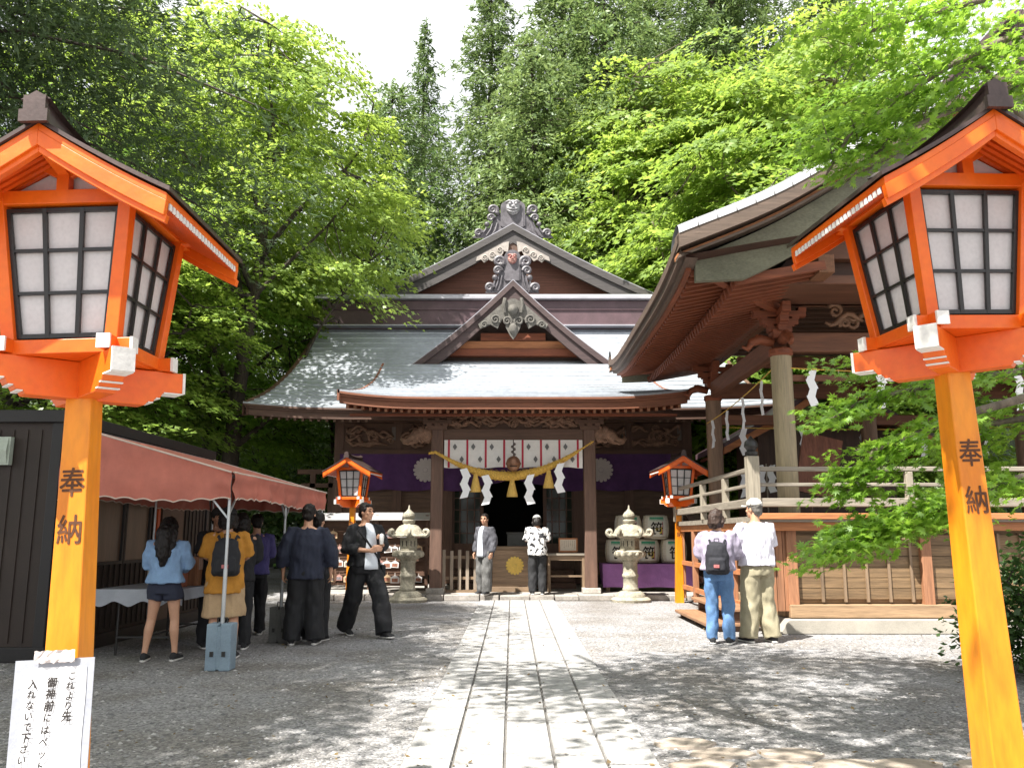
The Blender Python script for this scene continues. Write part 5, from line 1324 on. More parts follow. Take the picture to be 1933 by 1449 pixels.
tree(cD, 'cedar_tree', 'dark drooping cedar filling the upper left corner', -8.3, 10.4, 0, .5, 1.0)
tree(cD, 'cedar_tree', 'dark cedar standing behind the corner cedar at far left', -15.5, 15.0, 0, 2.5, 1.05)
# crown above the near path, over the frame: it dapples the ground
tree(mD, 'maple_tree', 'overhanging maple above the near path', 3.5, -1.5, 0, 0, 1.0, 1.09)
tree(mA, 'maple_tree', 'leafy maple over the canopy shading the left gravel', -8.7, 3.9, 0, 3.5, 1.0)
for i, (k, x, y, z, s, rz, lab, nm) in enumerate((
    (cC, -4.5, 40, 1.5, 1.0, 0, 'slender conifer spire standing against the white sky', 'conifer_tree'),
    (cB, -5.4, 35.5, .0, 1.02, 1, 'rounded pale cypress left of the hall gable', 'conifer_tree'),
    (cA, -1.0, 38, 1, 1.06, 2, 'tall cypress just left above the gable ornament', 'conifer_tree'),
    (cB, .9, 35.5, .3, 1.12, 3, 'broad silvery cypress directly behind the gable ornament', 'conifer_tree'),
    (cA, 2.6, 40, 1.5, 1.30, 4, 'tallest cypress behind the middle of the hall', 'conifer_tree'),
    (cB, 4.6, 38, 2.5, 1.28, 5, 'full cypress right of the hall gable', 'conifer_tree'),
    (cA, 7.5, 43, 6, 1.2, 6, 'dark cypress on the slope behind the right maples', 'conifer_tree'),
    (cB, -9.0, 37, .5, .92, .7, 'short cypress in the gap beside the left maple', 'conifer_tree'),
    (cB, -12.5, 36, .6, .95, 1.7, 'cypress hidden behind the left maples', 'conifer_tree'),
    (cA, -16.5, 34, .6, 1.0, 2.7, 'cypress behind the dark cedars at far left', 'conifer_tree'),
    (cA, 10.4, 40, 6, 1.2, 1.2, 'tall dark cypress rising over the bright right maples', 'conifer_tree'),
    (cB, 12.6, 44, 7, 1.45, 3.7, 'cypress high on the slope behind the stage roof', 'conifer_tree'),
    (cA, 17, 42, 6, 1.2, 4.7, 'cypress far right on the upper slope', 'conifer_tree'),
    (cB, -1.6, 33.8, 0, .62, 5.7, 'low pale cypress left of the gable ornament', 'conifer_tree'))):
    tree(k, nm, lab, x, y, z, rz, s, group='conifers on the slope behind the hall')
for i, (k, x, y, z, s, rz, lab) in enumerate((
    (mC, 6.2, 30.5, .0, .92, 0, 'large sunlit maple right of the hall gable'),
    (mC, 9.8, 28.5, .5, 1.12, 1.3, 'large bright maple above the stage roof'),
    (mC, 8.2, 34.5, 4.0, 1.22, 2.5, 'high maple on the slope between the conifers and stage'),
    (mC, 5.6, 36.0, 5.0, 1.15, 3.9, 'highest bright maple beside the tall conifers'),
    (mB, 4.6, 31.6, 0, .66, .5, 'low maple spreading behind the right end of the hall roof'),
    (mB, 13.0, 25.5, .5, 1.3, 3.3, 'deep green maple behind the stage ridge'),
    (mB, 9.8, 23.5, 0, .62, 4.0, 'small maple seen through the open stage'),
    (mC, 13.5, 34, 4.5, 1.3, 4.4, 'maple at the right end of the slope'))):
    tree(k, 'maple_tree', lab, x, y, z, rz, s, group='maples on the slope behind the stage')
# undergrowth closing the gaps under the far trees
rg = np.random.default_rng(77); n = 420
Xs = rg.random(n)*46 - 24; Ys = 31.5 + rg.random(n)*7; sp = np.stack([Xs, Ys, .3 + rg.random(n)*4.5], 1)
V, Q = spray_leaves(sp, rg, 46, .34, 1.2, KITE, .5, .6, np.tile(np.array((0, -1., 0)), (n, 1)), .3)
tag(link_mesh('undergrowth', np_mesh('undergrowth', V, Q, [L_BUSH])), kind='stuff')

n = 620; Yl = 4.8 + 11*rg.random(n)**1.3; Cl = np.stack([(rg.random(n)-.5)*Yl*1.3, Yl, .026 + .006*rg.random(n)], 1)
V, Q = leaves(Cl, np.stack([rg.normal(size=n)*.3, rg.normal(size=n)*.3, np.ones(n)], 1), .018 + .028*rg.random(n), KITE, rg)
tag(link_mesh('fallen_leaves', np_mesh('fallen_leaves', V, Q, [leafmat('fallen_leaf', (.06, .035, .015), (.20, .13, .045), .1, .7)])), kind='stuff')
# near maple on the right, its twigs placed in front of the stage
nr = empty('near_maple', (5.6, 6.9, 0), 'near maple with crisp bright leaves hanging beside the right lantern', 'tree', world=True)
rg = np.random.default_rng(99); w = MB()
tr = wiggle((5.6, 6.9, -.2), (5.3, 6.6, 6.4), 8, .03, rg); w.tube(tr, [.20 - .012*i for i in range(9)], 10)
sp = []; ol = []
def twig(pts, Y, n0, r0, lo=.15):
    P = [np.array(at(px, py, Y + dy)) for px, py, dy in pts]
    base = min(tr, key=lambda q: np.linalg.norm(q - P[0]))
    full = [base + (P[0]-base)*t + np.array((0, 0, .15*math.sin(PI*t))) for t in (0, .35, .7)] + P
    w.tube(full, [.05*(1-.9*i/(len(full)-1)) + .003 for i in range(len(full))], 6)
    for a, b in zip(P, P[1:]):
        for k in range(int(n0*1.35)):
            t = rg.random(); c = a + (b-a)*t + np.array((rg.normal()*r0, rg.normal()*r0, rg.normal()*r0*.45))
            if rg.random() < .6: w.tube([a + (b-a)*t, (a + (b-a)*t + c)/2 + np.array((0, 0, .03)), c], [.006, .004, .002], 4, cap=False)
            sp.append(c); ol.append((b-a))
twig([(1930, 60, 0), (1800, 120, 0), (1690, 190, -.1), (1600, 260, -.1), (1560, 330, -.2)], 6.2, 9, .17)
twig([(1933, -20, .2), (1780, 20, .2), (1640, 60, 0), (1575, 120, 0)], 6.4, 9, .20)
twig([(1940, 150, .3), (1820, 200, .2), (1720, 240, .0), (1640, 300, 0)], 6.0, 8, .16)
twig([(1900, -60, .5), (1760, -10, .4), (1620, 10, .4)], 6.8, 8, .22)
twig([(1933, 230, .1), (1860, 130, 0), (1760, 90, -.1)], 6.3, 7, .2)
twig([(1933, 700, .3), (1800, 720, .2), (1700, 740, 0), (1620, 760, 0), (1570, 790, -.1)], 6.9, 7, .13)
twig([(1933, 640, .4), (1790, 690, .2), (1680, 700, .1), (1600, 690, .1)], 7.2, 5, .12)
twig([(1790, 790, .1), (1710, 830, 0), (1650, 850, 0), (1620, 900, 0), (1590, 950, -.05)], 6.5, 6, .09)
twig([(1933, 900, .2), (1800, 950, .1), (1720, 985, 0), (1640, 1000, 0), (1560, 1050, -.05)], 6.1, 9, .085)
twig([(1820, 930, .1), (1730, 960, 0), (1660, 990, 0), (1600, 1000, 0)], 6.3, 8, .10)
twig([(1933, 790, .3), (1860, 800, .3), (1850, 860, .2), (1840, 930, .2)], 6.9, 6, .16)
sp = np.array(sp); ol = np.array(ol)
V, Q = spray_leaves(sp, rg, 44, .052, .19, NEARLEAF, .55, .5, ol, .02)
w.build('trunk', BARKG, nr, smooth='all')
o = link_mesh('crown', np_mesh('near_maple_crown', V - np.array(ORG[nr.name]), Q, [L_NEAR]), nr)
# dark bush at the right edge
bu = empty('bush', (5.35, 8.6, 0), 'dark glossy bush at the right edge beyond the lantern post', 'bush', world=False)
rg = np.random.default_rng(5); n = 260; d = rg.normal(size=(n, 3)); d[:, 2] = np.abs(d[:, 2]); d /= np.linalg.norm(d, axis=1, keepdims=True); d *= (.5+.5*rg.random((n, 1)))
sp = d*np.array((.85, 1.0, 1.25)) + np.array((0, 0, .12))
V, Q = spray_leaves(sp, rg, 26, .075, .2, KITE, .4, .7, d, .04)
link_mesh('foliage', np_mesh('bush_foliage', V, Q, [L_BUSH]), bu)
m = MB()
for k in range(7): m.tube(wiggle((0, 0, 0), (.6*math.cos(k*.9), .6*math.sin(k*.9), 1.0), 4, .1, rg), [.03, .024, .018, .012, .006], 5)
m.build('stems', BARK, bu)
# ================================================================== people
def remeshed(mb, vox, it=4, fac=.5):
    me = bpy.data.meshes.new('r'); me.from_pydata([tuple(p) for p in mb.v], [], mb.f); me.update()
    ob = bpy.data.objects.new('r', me); COL.objects.link(ob)
    r = ob.modifiers.new('r', 'REMESH'); r.mode = 'VOXEL'; r.voxel_size = vox
    if it: s = ob.modifiers.new('s', 'SMOOTH'); s.iterations = it; s.factor = fac
    dg = bpy.context.evaluated_depsgraph_get()
    out = bpy.data.meshes.new_from_object(ob.evaluated_get(dg)); bpy.data.objects.remove(ob); bpy.data.meshes.remove(me)
    return out
def loft(mb, secs, n=18):
    """secs: (centre, rx, ry[, yaw]) closed horizontal ellipses"""
    vs = []
    for s in secs:
        c = Vector(s[0]); yw = s[3] if len(s) > 3 else 0
        for k in range(n):
            a = 2*PI*k/n; x = s[1]*math.copysign(abs(math.cos(a))**.85, math.cos(a)); y = s[2]*math.copysign(abs(math.sin(a))**.85, math.sin(a))
            vs.append(c + Vector((x*math.cos(yw)-y*math.sin(yw), x*math.sin(yw)+y*math.cos(yw), 0)))
    m = len(secs)
    mb.add(vs, [(i*n+k, i*n+(k+1) % n, (i+1)*n+(k+1) % n, (i+1)*n+k) for i in range(m-1) for k in range(n)] + [tuple(range(n-1, -1, -1)), tuple((m-1)*n+k for k in range(n))])
def crumple(me, amp, fr, seed):
    n = len(me.vertices); co = np.empty(n*3, np.float32); no = np.empty(n*3, np.float32)
    me.vertices.foreach_get('co', co); me.vertices.foreach_get('normal', no); co = co.reshape(-1, 3); no = no.reshape(-1, 3)
    d = np.array([noise.noise((p[0]*fr+seed, p[1]*fr, p[2]*fr*.8)) + .5*noise.noise((p[0]*fr*2.3, p[1]*fr*2.3+seed, p[2]*fr*1.1)) for p in co])
    co += no*(d*amp)[:, None]; me.vertices.foreach_set('co', co.ravel()); me.update()
SKIN = mat('skin', (.50, .27, .17), .5, .08, 6, bump=.03); SKIN_T = mat('tanned_skin', (.38, .19, .115), .5, .08, 6, bump=.03)
HAIR = mat('black_hair', (.012, .009, .008), .5, .3, 20, (1, 1, .15), .3, fine=80, spec=.25)
def cloth(name, col, var=.15): return mat(name, col, .85, var, 6, bump=.25, fine=120)
SHOE = cloth('black_shoe', (.02, .02, .022)); SOLE = cloth('white_sole', (.6, .58, .55), .05)
def hand(mb, w, d, side, nrm, curl=.5):
    """palm and five fingers: w wrist, d pointing direction, side towards the thumb, nrm palm normal"""
    d = d.normalized(); side = (side - d*side.dot(d)).normalized(); nrm = d.cross(side) if nrm is None else nrm.normalized()
    for o in (-.022, 0, .022): mb.tube([w + side*o*.6, w + d*.045 + side*o, w + d*.088 + side*o*1.1], [.020, .018, .014], 8)
    for i, (o, L) in enumerate(((.030, .068), (.010, .078), (-.010, .073), (-.029, .058))):
        b = w + d*.082 + side*o; c = curl*(.9 + .12*i)
        p1 = b + (d*math.cos(c*.5) + nrm*math.sin(c*.5))*L*.45; p2 = p1 + (d*math.cos(c*1.2) + nrm*math.sin(c*1.2))*L*.32; p3 = p2 + (d*math.cos(c*1.8) + nrm*math.sin(c*1.8))*L*.26
        mb.tube([b - d*.02, b, p1, p2, p3], [.0105, .0105, .0095, .0085, .007], 7)
    b = w + d*.025 + side*.024
    mb.tube([b, b + (d*.7 + side*.7)*.035, b + (d*.95 + side*.35 + nrm*.3)*.068, b + (d*1.0 + side*.15 + nrm*.5)*.092], [.014, .013, .011, .008], 7)
J0 = dict(hip=.092, kL=(-.10, .02, .48), kR=(.10, .02, .48), aL=(-.105, -.02, .085), aR=(.105, -.02, .085), tL=None, tR=None,
          sL=(-.185, -.005, 1.395), sR=(.185, -.005, 1.395), eL=(-.245, -.04, 1.13), eR=(.245, -.04, 1.13), wL=(-.245, .05, .885), wR=(.245, .05, .885),
          head=(0, .015, 1.605), hp=0., hy=0., lean=0.)
def person(label, loc, yaw, H, pose, top, topm, bottom, botm, sleeve=2, loose=.02, tloose=.022, hem=.86, hair='short', hairm=HAIR, skin=SKIN, shoe=SHOE, cap=None, tee=None, flare=0., group=None, legend=.07, curlh=.6):
    r_ = empty('person', loc, label, 'person', group, yaw); k = H/1.72; r_.scale = (k, k, k)
    J = dict(J0); J.update(pose)
    V_ = {q: Vector(J[q]) for q in ('kL', 'kR', 'aL', 'aR', 'sL', 'sR', 'eL', 'eR', 'wL', 'wR', 'head')}
    ln = J['lean']
    def T(x, y, z): return Vector((x, y + ln*max(0, z-.95), z))
    b = MB(); hz = .91
    hipL, hipR = Vector((-J['hip'], 0, hz)), Vector((J['hip'], 0, hz))
    loft(b, [(T(0, 0, .84), .14, .10), (T(0, 0, .93), .165, .115), (T(0, .005, 1.05), .135, .095), (T(0, 0, 1.22), .16, .115), (T(0, -.01, 1.34), .175, .105), (T(0, -.012, 1.41), .13, .075), (T(0, -.01, 1.45), .065, .06)])
    hd = V_['head']; nb = T(0, -.012, 1.42)
    b.tube([nb, nb.lerp(hd, .5) + Vector((0, -.01, 0)), hd + Vector((0, -.012, -.03))], [.062, .054, .054], 12)
    HR = Euler((J['hp'], 0, J['hy'])).to_matrix()
    def Hd(x, y, z): return hd + HR @ Vector((x, y, z))
    def hball(c, r, sc, n=12):
        q = MB(); q.ball((0, 0, 0), r, n, sc); b.add([Hd(*(Vector(p) + Vector(c))) for p in q.v], q.f)
    hball((0, -.005, .022), .1, (.78, .95, .98), 16); hball((0, .025, -.045), .07, (.82, .88, 1.0), 14); hball((0, .062, -.085), .032, (1.1, .8, .7))
    b.tube([Hd(0, .084, .018), Hd(0, .100, -.008), Hd(0, .104, -.028), Hd(0, .088, -.036)], [.008, .011, .014, .010], 8)
    for s in (-1, 1):
        hball((s*.077, -.008, -.012), .026, (.32, .7, 1.1), 8); hball((s*.030, .076, .030), .018, (1.3, .6, .5), 8); hball((s*.040, .066, -.022), .026, (1, .7, .9), 8)
    b.tube([Hd(-.022, .083, -.058), Hd(0, .091, -.056), Hd(.022, .083, -.058)], [.006, .009, .006], 6)
    for s, h, kn, an in ((-1, hipL, 'kL', 'aL'), (1, hipR, 'kR', 'aR')):
        K, A = V_[kn], V_[an]
        b.tube([h + Vector((0, 0, .02)), h.lerp(K, .35) + Vector((0, .01, 0)), h.lerp(K, .8), K, K.lerp(A, .3) + Vector((0, -.018, 0)), K.lerp(A, .75), A], [.088, .082, .060, .054, .056, .038, .034], 14)
        t = J['tL' if s < 0 else 'tR'] or (0, 1, 0); t = Vector(t).normalized()
        b.tube([A + Vector((0, 0, -.02)) - t*.04, A + t*.06 + Vector((0, 0, -.04)), A + t*.15 + Vector((0, 0, -.055))], [.035, .033, .025], 10)
    for s, S, E, W, hn in ((-1, 'sL', 'eL', 'wL', 'hL'), (1, 'sR', 'eR', 'wR', 'hR')):
        s_, e_, w_ = (V_[q] + Vector((0, ln*(V_[q].z-.95) if q[0] == 's' else 0, 0)) for q in (S, E, W))
        b.tube([s_ + Vector((-s*.05, 0, 0)), s_, s_.lerp(e_, .5), e_, e_.lerp(w_, .35), w_], [.055, .052, .043, .036, .036, .025], 12)
        d = (w_ - e_).normalized(); fwd = Vector((-s*1., 0, 0)) if abs(d.z) > .6 else Vector((0, 0, 1))
        th = Vector((0, 1, 0)) if abs(d.z) > .6 else Vector((0, 0, 1))
        nrm = Vector((-s, 0, 0)) if abs(d.z) > .6 else Vector((-s, .0, -.2))
        hand(b, w_, Vector(J[hn]) if J.get(hn) else d, th, nrm, curlh)
    me = remeshed(b, .0075, 2); me.materials.append(skin); me.polygons.foreach_set('use_smooth', [True]*len(me.polygons))
    body = link_mesh('body', me, r_)
    # face details
    e = MB()
    for s in (-1, 1):
        q = MB(); q.ball((0, 0, 0), .0125, 8, (1.25, .6, .75)); e.add([Hd(*(Vector(p) + Vector((s*.030, .083, .012)))) for p in q.v], q.f)
        e.tube([Hd(s*.014, .094, .036), Hd(s*.032, .090, .041), Hd(s*.050, .074, .034)], [.004, .005, .003], 5)
    e.build('eyes', HAIR, body)
    q = MB(); q.tube([Hd(-.022, .0885, -.060), Hd(0, .0985, -.058), Hd(.022, .0885, -.060)], [.003, .0055, .003], 6); q.build('mouth', mat('lips', (.36, .13, .10), .5, .1), body)
    # hair
    q = MB()
    def hb(c, r, sc):
        t = MB(); t.ball((0, 0, 0), r, 14, sc); q.add([Hd(*(Vector(p) + Vector(c))) for p in t.v], t.f)
    hb((0, -.022, .042), .1, (.90, .98, .92)); hb((0, .045, .085), .055, (1.15, .75, .5)); hb((0, -.055, -.015), .078, (.98, .75, 1.0))
    for s in (-1, 1): hb((s*.066, .012, .035), .04, (.5, .9, .9))
    if hair == 'long':
        q.tube([Hd(0, -.06, .02), Hd(0, -.105, -.10), T(0, -.15, 1.38), T(0, -.165, 1.25), T(.0, -.15, 1.13)], [.085, .088, .085, .07, .03], 12)
        for s in (-1, 1): q.tube([Hd(s*.06, -.03, .03), Hd(s*.085, -.05, -.08), T(s*.085, -.11, 1.38), T(s*.07, -.15, 1.24)], [.05, .05, .045, .02], 10)
    if hair == 'bob':
        q.tube([Hd(0, -.05, .03), Hd(0, -.08, -.08), Hd(0, -.08, -.13)], [.09, .09, .06], 12)
        for s in (-1, 1): q.tube([Hd(s*.07, 0, .03), Hd(s*.085, -.02, -.06), Hd(s*.075, -.03, -.12)], [.035, .04, .02], 8)
    hm = remeshed(q, .010, 2); crumple(hm, .012, 26, loc[0]); hm.materials.append(hairm); hm.polygons.foreach_set('use_smooth', [True]*len(hm.polygons)); link_mesh('hair', hm, r_)
    if cap:
        q = MB(); t = MB(); t.ball((0, 0, 0), .1, 16, (.97, 1.06, .92)); t.v = [(x, y, max(z, -.005)) for x, y, z in t.v]
        q.add([Hd(x, y-.014, z+.052) for x, y, z in t.v], t.f)
        if cap[0] == 'cap':
            t = MB(); t.lathe([(.07, 0), (.072, .008)], 16); q.add([Hd(x*1.05, y*1.0+.095, z+.050-(x*x)*4) for x, y, z in t.v], t.f)
        else:
            t = MB(); t.lathe([(.095, .0), (.15, -.045), (.147, -.052), (.09, -.01)], 20); q.add([Hd(x, y*1.05-.012, z+.055) for x, y, z in t.v], t.f)
        q.build('cap', cap[1], r_, smooth='all')
    # top
    q = MB(); L_ = loose
    zs = [hem, (hem+1.05)/2, 1.06, 1.22, 1.34, 1.405, 1.445]
    rx = [.168+L_+flare, .160+L_+flare*.5, .142+L_*1.3, .162+L_, .172+L_*.6, .118+L_*.5, .070]; ry = [.122+L_+flare*.7, .117+L_+flare*.4, .104+L_*1.3, .118+L_, .108+L_*.8, .080+L_*.5, .068]
    loft(q, [(T(0, -.004, z), a, c) for z, a, c in zip(zs, rx, ry)], 24)
    for s, S, E, W in ((-1, 'sL', 'eL', 'wL'), (1, 'sR', 'eR', 'wR')):
        s_, e_, w_ = (V_[x] + Vector((0, ln*(V_[x].z-.95) if x[0] == 's' else 0, 0)) for x in (S, E, W))
        pts = [s_ + Vector((-s*.06, 0, .0)), s_, s_.lerp(e_, .5)]; rad = [.050+L_*.15, .054+L_*.4, .050+L_*.9]
        if sleeve >= 1: pts += [s_.lerp(e_, min(1, .95*sleeve))]; rad += [.047+L_]
        if sleeve > 1.2: pts += [e_.lerp(w_, .5*(sleeve-1)+.1), e_.lerp(w_, .96*(sleeve-1))]; rad += [.044+L_*.9, .036+L_*.6]
        q.tube(pts, rad, 14)
    tm = remeshed(q, .012, 3); crumple(tm, .020, 11, loc[0]*3); tm.materials.append(topm); tm.polygons.foreach_set('use_smooth', [True]*len(tm.polygons)); to = link_mesh(top, tm, r_)
    if tee:
        q = MB(); rows = []
        for i, z in enumerate(np.linspace(tee[1], 1.425, 12)):
            yy = interp([(a, c) for a, c in zip(zs, ry)], max(z, hem)) + .013; w = (.072 - .03*((z-.9)/.5))*tee[2]
            rows.append([T(w*(u/3), yy*(1-.10*(u/3)**2) - .004, z) for u in range(-3, 4)])
        rows.append([T(u*.012, .062, 1.45) for u in range(-3, 4)])
        q.grid(rows); o = q.build('shirt_front', tee[0], r_, smooth='all'); sd = o.modifiers.new('t', 'SOLIDIFY'); sd.thickness = .012
    # bottom
    q = MB(); L_ = tloose
    loft(q, [(T(0, 0, .80), .150+L_, .112+L_), (T(0, 0, .88), .162+L_, .118+L_), (T(0, 0, .97), .150+L_*.6, .108+L_*.6), (T(0, 0, 1.02), .14, .10)], 20)
    for s, h, kn, an in ((-1, hipL, 'kL', 'aL'), (1, hipR, 'kR', 'aR')):
        K, A = V_[kn], V_[an]
        if bottom == 'shorts': q.tube([h + Vector((0, 0, .03)), h.lerp(K, .25), h.lerp(K, legend)], [.090+L_*.5, .092+L_, .088+L_*1.2], 14)
        else:
            e = A.lerp(K, legend/.4) if legend > .1 else A + Vector((0, 0, -.025))
            q.tube([h + Vector((0, 0, .03)), h.lerp(K, .4), K, K.lerp(e, .5), e], [.088+L_*.5, .080+L_, .062+L_*1.2, .052+L_*1.4, .046+L_*1.45], 14)
    bm = remeshed(q, .012, 3); crumple(bm, .019, 9, loc[1]*2); bm.materials.append(botm); bm.polygons.foreach_set('use_smooth', [True]*len(bm.polygons)); link_mesh(bottom, bm, r_)
    # shoes
    for s, an in ((-1, 'aL'), (1, 'aR')):
        A = V_[an]; t = Vector(J['tL' if s < 0 else 'tR'] or (.0+s*.12, 1, 0)).normalized(); q = MB(); f = Vector((A.x, A.y, A.z-.085)); sx = t.cross(Vector((0, 0, 1))).normalized(); u = sx.cross(t)
        def foot(pr):
            rows = []
            for y, w, z0, z1 in pr:
                rows.append([f + t*y + sx*(w*math.cos(a)) + u*(z0 + (z1-z0)*(.5+.5*math.sin(a))) for a in np.linspace(0, 2*PI, 13)[:-1]])
            vs = [p for r in rows for p in r]; n = 12; m = len(rows)
            q.add(vs, [(i*n+k, i*n+(k+1) % n, (i+1)*n+(k+1) % n, (i+1)*n+k) for i in range(m-1) for k in range(n)] + [tuple(range(n-1, -1, -1)), tuple((m-1)*n+k for k in range(n))])
        foot([(-.075, .02, .012, .07), (-.06, .036, .012, .10), (-.01, .040, .012, .115), (.06, .043, .012, .088), (.13, .047, .012, .066), (.175, .042, .012, .056), (.20, .02, .014, .04)])
        so = q.build('shoe', shoe, r_, smooth='all'); q = MB()
        foot([(-.082, .022, 0, .026), (-.06, .040, 0, .027), (.06, .046, 0, .026), (.13, .051, 0, .026), (.18, .045, .002, .028), (.208, .02, .006, .028)])
        q.build('sole', SOLE, so, smooth='all')
    return r_
def backpack(loc, yaw, s, mtl, label, strap=True):
    r_ = empty('backpack', loc, label, 'backpack', None, yaw); r_.scale = (s, s, s)
    q = MB(); loft(q, [((0, -.07, 0), .13, .06), ((0, -.075, .04), .155, .085), ((0, -.08, .25), .15, .09), ((0, -.07, .38), .12, .07), ((0, -.06, .42), .06, .035)])
    loft(q, [((0, -.15, .03), .11, .03), ((0, -.165, .06), .12, .04), ((0, -.16, .19), .11, .035), ((0, -.15, .21), .09, .02)])
    me = remeshed(q, .010, 3); crumple(me, .010, 14, 3); me.materials.append(mtl); me.polygons.foreach_set('use_smooth', [True]*len(me.polygons)); bo = link_mesh('body', me, r_)
    q = MB()
    for x in (-1, 1): q.tube([(x*.08, -.02, .38), (x*.10, .03, .44), (x*.115, .12, .42), (x*.125, .165, .30), (x*.14, .12, .12), (x*.13, -.02, .06)], .016, 6)
    q.build('straps', mtl, r_)
    q = MB(); q.tube([(-.03, -.06, .42), (-.03, -.06, .46), (.03, -.06, .46), (.03, -.06, .42)], .008, 6); q.build('handle', mtl, r_)
    q = MB(); q.bx(-.035, .035, -.212, -.200, .09, .13); q.build('patch', mat('bag_patch', (.4, .12, .12), .7, .3, 30), bo)
    return r_
NAVY = cloth('navy_cloth', (.018, .022, .042)); BLK = cloth('black_cloth', (.012, .012, .014)); DENIM = cloth('denim_jacket', (.20, .32, .50)); JEAN = cloth('blue_jeans', (.10, .20, .38), .3)
OCHRE = cloth('ochre_cloth', (.46, .20, .022)); TAN = cloth('tan_cloth', (.44, .30, .17)); KHAKI = cloth('khaki_cloth', (.34, .30, .20)); WSH = cloth('white_shirt', (.66, .64, .72), .05)
LILAC = cloth('lilac_grey_cloth', (.33, .29, .38), .3); GREY = cloth('grey_cloth', (.085, .085, .10), .5); PURP = cloth('purple_jacket', (.06, .05, .17)); GREYT = cloth('grey_trousers', (.12, .118, .115), .5)
def blotch():
    m = cloth('black_white_print', (.5, .5, .5)); nt = m.node_tree; tc = nd(nt, 'ShaderNodeTexCoord'); v = nd(nt, 'ShaderNodeTexVoronoi'); v.inputs['Scale'].default_value = 26
    nz = nd(nt, 'ShaderNodeTexNoise'); nz.inputs['Scale'].default_value = 14; nz.inputs['Detail'].default_value = 3
    nt.links.new(tc.outputs['Object'], nz.inputs['Vector']); cr = nd(nt, 'ShaderNodeValToRGB'); cr.color_ramp.interpolation = 'CONSTANT'
    cr.color_ramp.elements[0].color = (.03, .03, .035, 1); cr.color_ramp.elements[1].position = .46; cr.color_ramp.elements[1].color = (.62, .61, .60, 1)
    nt.links.new(nz.outputs['Fac'], cr.inputs[0]); nt.links.new(cr.outputs[0], nt.nodes['Principled BSDF'].inputs['Base Color']); return m
PRINT = blotch()
front = dict(eL=(-.235, .06, 1.15), eR=(.235, .06, 1.15), wL=(-.13, .27, 1.10), wR=(.13, .27, 1.10))
g1 = onground(302, 1247)
person('woman in a light denim jacket and navy shorts at the canopy table', g1, R(4), 1.53, dict(front, kL=(-.145, .02, .48), kR=(.135, .02, .48), aL=(-.185, -.03, .085), aR=(.165, -.0, .085), hp=-.35),
       'denim_jacket', DENIM, 'shorts', NAVY, 2, .04, .02, hem=.93, hair='long', flare=.025, legend=.42)
p2 = Vector((-3.22, 9.75, 0))
person('person in an ochre shirt and tan knee length shorts under the canopy', p2, R(14), 1.64, dict(front, aR=(.14, -.08, .085), kR=(.12, .0, .48)), 'shirt', OCHRE, 'shorts', TAN, 1.0, .045, .04, hem=.74, hair='bob', flare=.02, legend=1.02, cap=('cap', cloth('black_cap', (.015, .014, .015))))
backpack(p2 + Vector((.06, -.17, .90)), R(14), .98, cloth('black_bag', (.015, .015, .018)), 'black backpack on the person in the ochre shirt')
person('man in a black t-shirt and cap facing the queue under the canopy', (-3.66, 10.7, 0), R(-140), 1.66, dict(front, wL=(-.06, .24, 1.05), wR=(.10, .22, 1.15)), 'shirt', BLK, 'trousers', BLK, 1.0, .03, skin=SKIN_T, cap=('cap', cloth('dark_cap', (.03, .025, .025))))
person('person in a purple jacket with dark trousers at the back of the canopy', (-3.56, 12.0, 0), R(25), 1.62, dict(front), 'jacket', PURP, 'trousers', BLK, 2, .035, hair='short')
person('black haired person in black beside the ochre shirt person', (-3.30, 10.5, 0), R(18), 1.60, dict(front), 'jacket', BLK, 'trousers', BLK, 2, .03, hair='bob')
person('tall man in a navy hooded jacket and wide black trousers seen from behind', onground(573, 1216), R(8), 1.72, dict(kL=(-.12, .02, .48), aL=(-.15, -.02, .085), aR=(.14, -.02, .085), eL=(-.29, -.03, 1.13), eR=(.29, -.03, 1.13), wL=(-.29, .03, .88), wR=(.30, .03, .88)), 'jacket', NAVY, 'trousers', BLK, 1.75, .048, .05, hem=.80, flare=.01)
person('dark dressed person half hidden behind the navy jacket man', (-2.55, 11.3, 0), R(-10), 1.63, dict(), 'jacket', cloth('charcoal_cloth', (.025, .025, .03)), 'trousers', BLK, 1.7, .035, .035)
g7 = onground(684, 1200); WTEE = cloth('white_tee', (.62, .66, .72), .05)
person('man in black walking across with white t-shirt and skate shoes', g7, R(-140), 1.77,
       dict(kL=(-.10, .26, .50), aL=(-.09, .40, .085), kR=(.10, -.10, .47), aR=(.08, -.34, .115), tL=(.0, 1, .06), tR=(0, 1, -.22), eL=(-.26, .02, 1.14), wL=(-.10, .25, 1.20), eR=(.27, -.01, 1.13), wR=(.05, .24, 1.10), hy=R(20), hL=(.3, .25, .55), hR=(-.6, .5, .25)),
       'open_shirt', BLK, 'trousers', BLK, 1.55, .045, .042, hem=.90, flare=.02, tee=(WTEE, .86, 1.35), curlh=1.1)
r_ = empty('crossbody_strap', g7, 'black bag strap across the walking man in black', 'bag strap', None, R(-140)); m = MB()
m.tube([(.16, .10, 1.40), (.10, .165, 1.30), (.0, .19, 1.16), (-.12, .175, 1.02), (-.21, .06, .93), (-.18, -.12, .98), (0, -.17, 1.18), (.12, -.12, 1.40), (.16, .10, 1.40)], .016, 6); m.build('strap', BLK, r_)
m = MB(); m.box((-.235, .03, .86), (.07, .2, .16)); m.build('pouch', BLK, r_, bevel=.02)
sn = empty('snack', g7, 'small white wrapped snack in the walking man hands', 'snack', None, R(-140)); MB().lathe([(.022, 1.22), (.034, 1.31), (.03, 1.345), (.005, 1.36)], 14, (-.06, .33, 0)).build('wrapper', WHITE, sn, smooth=True)
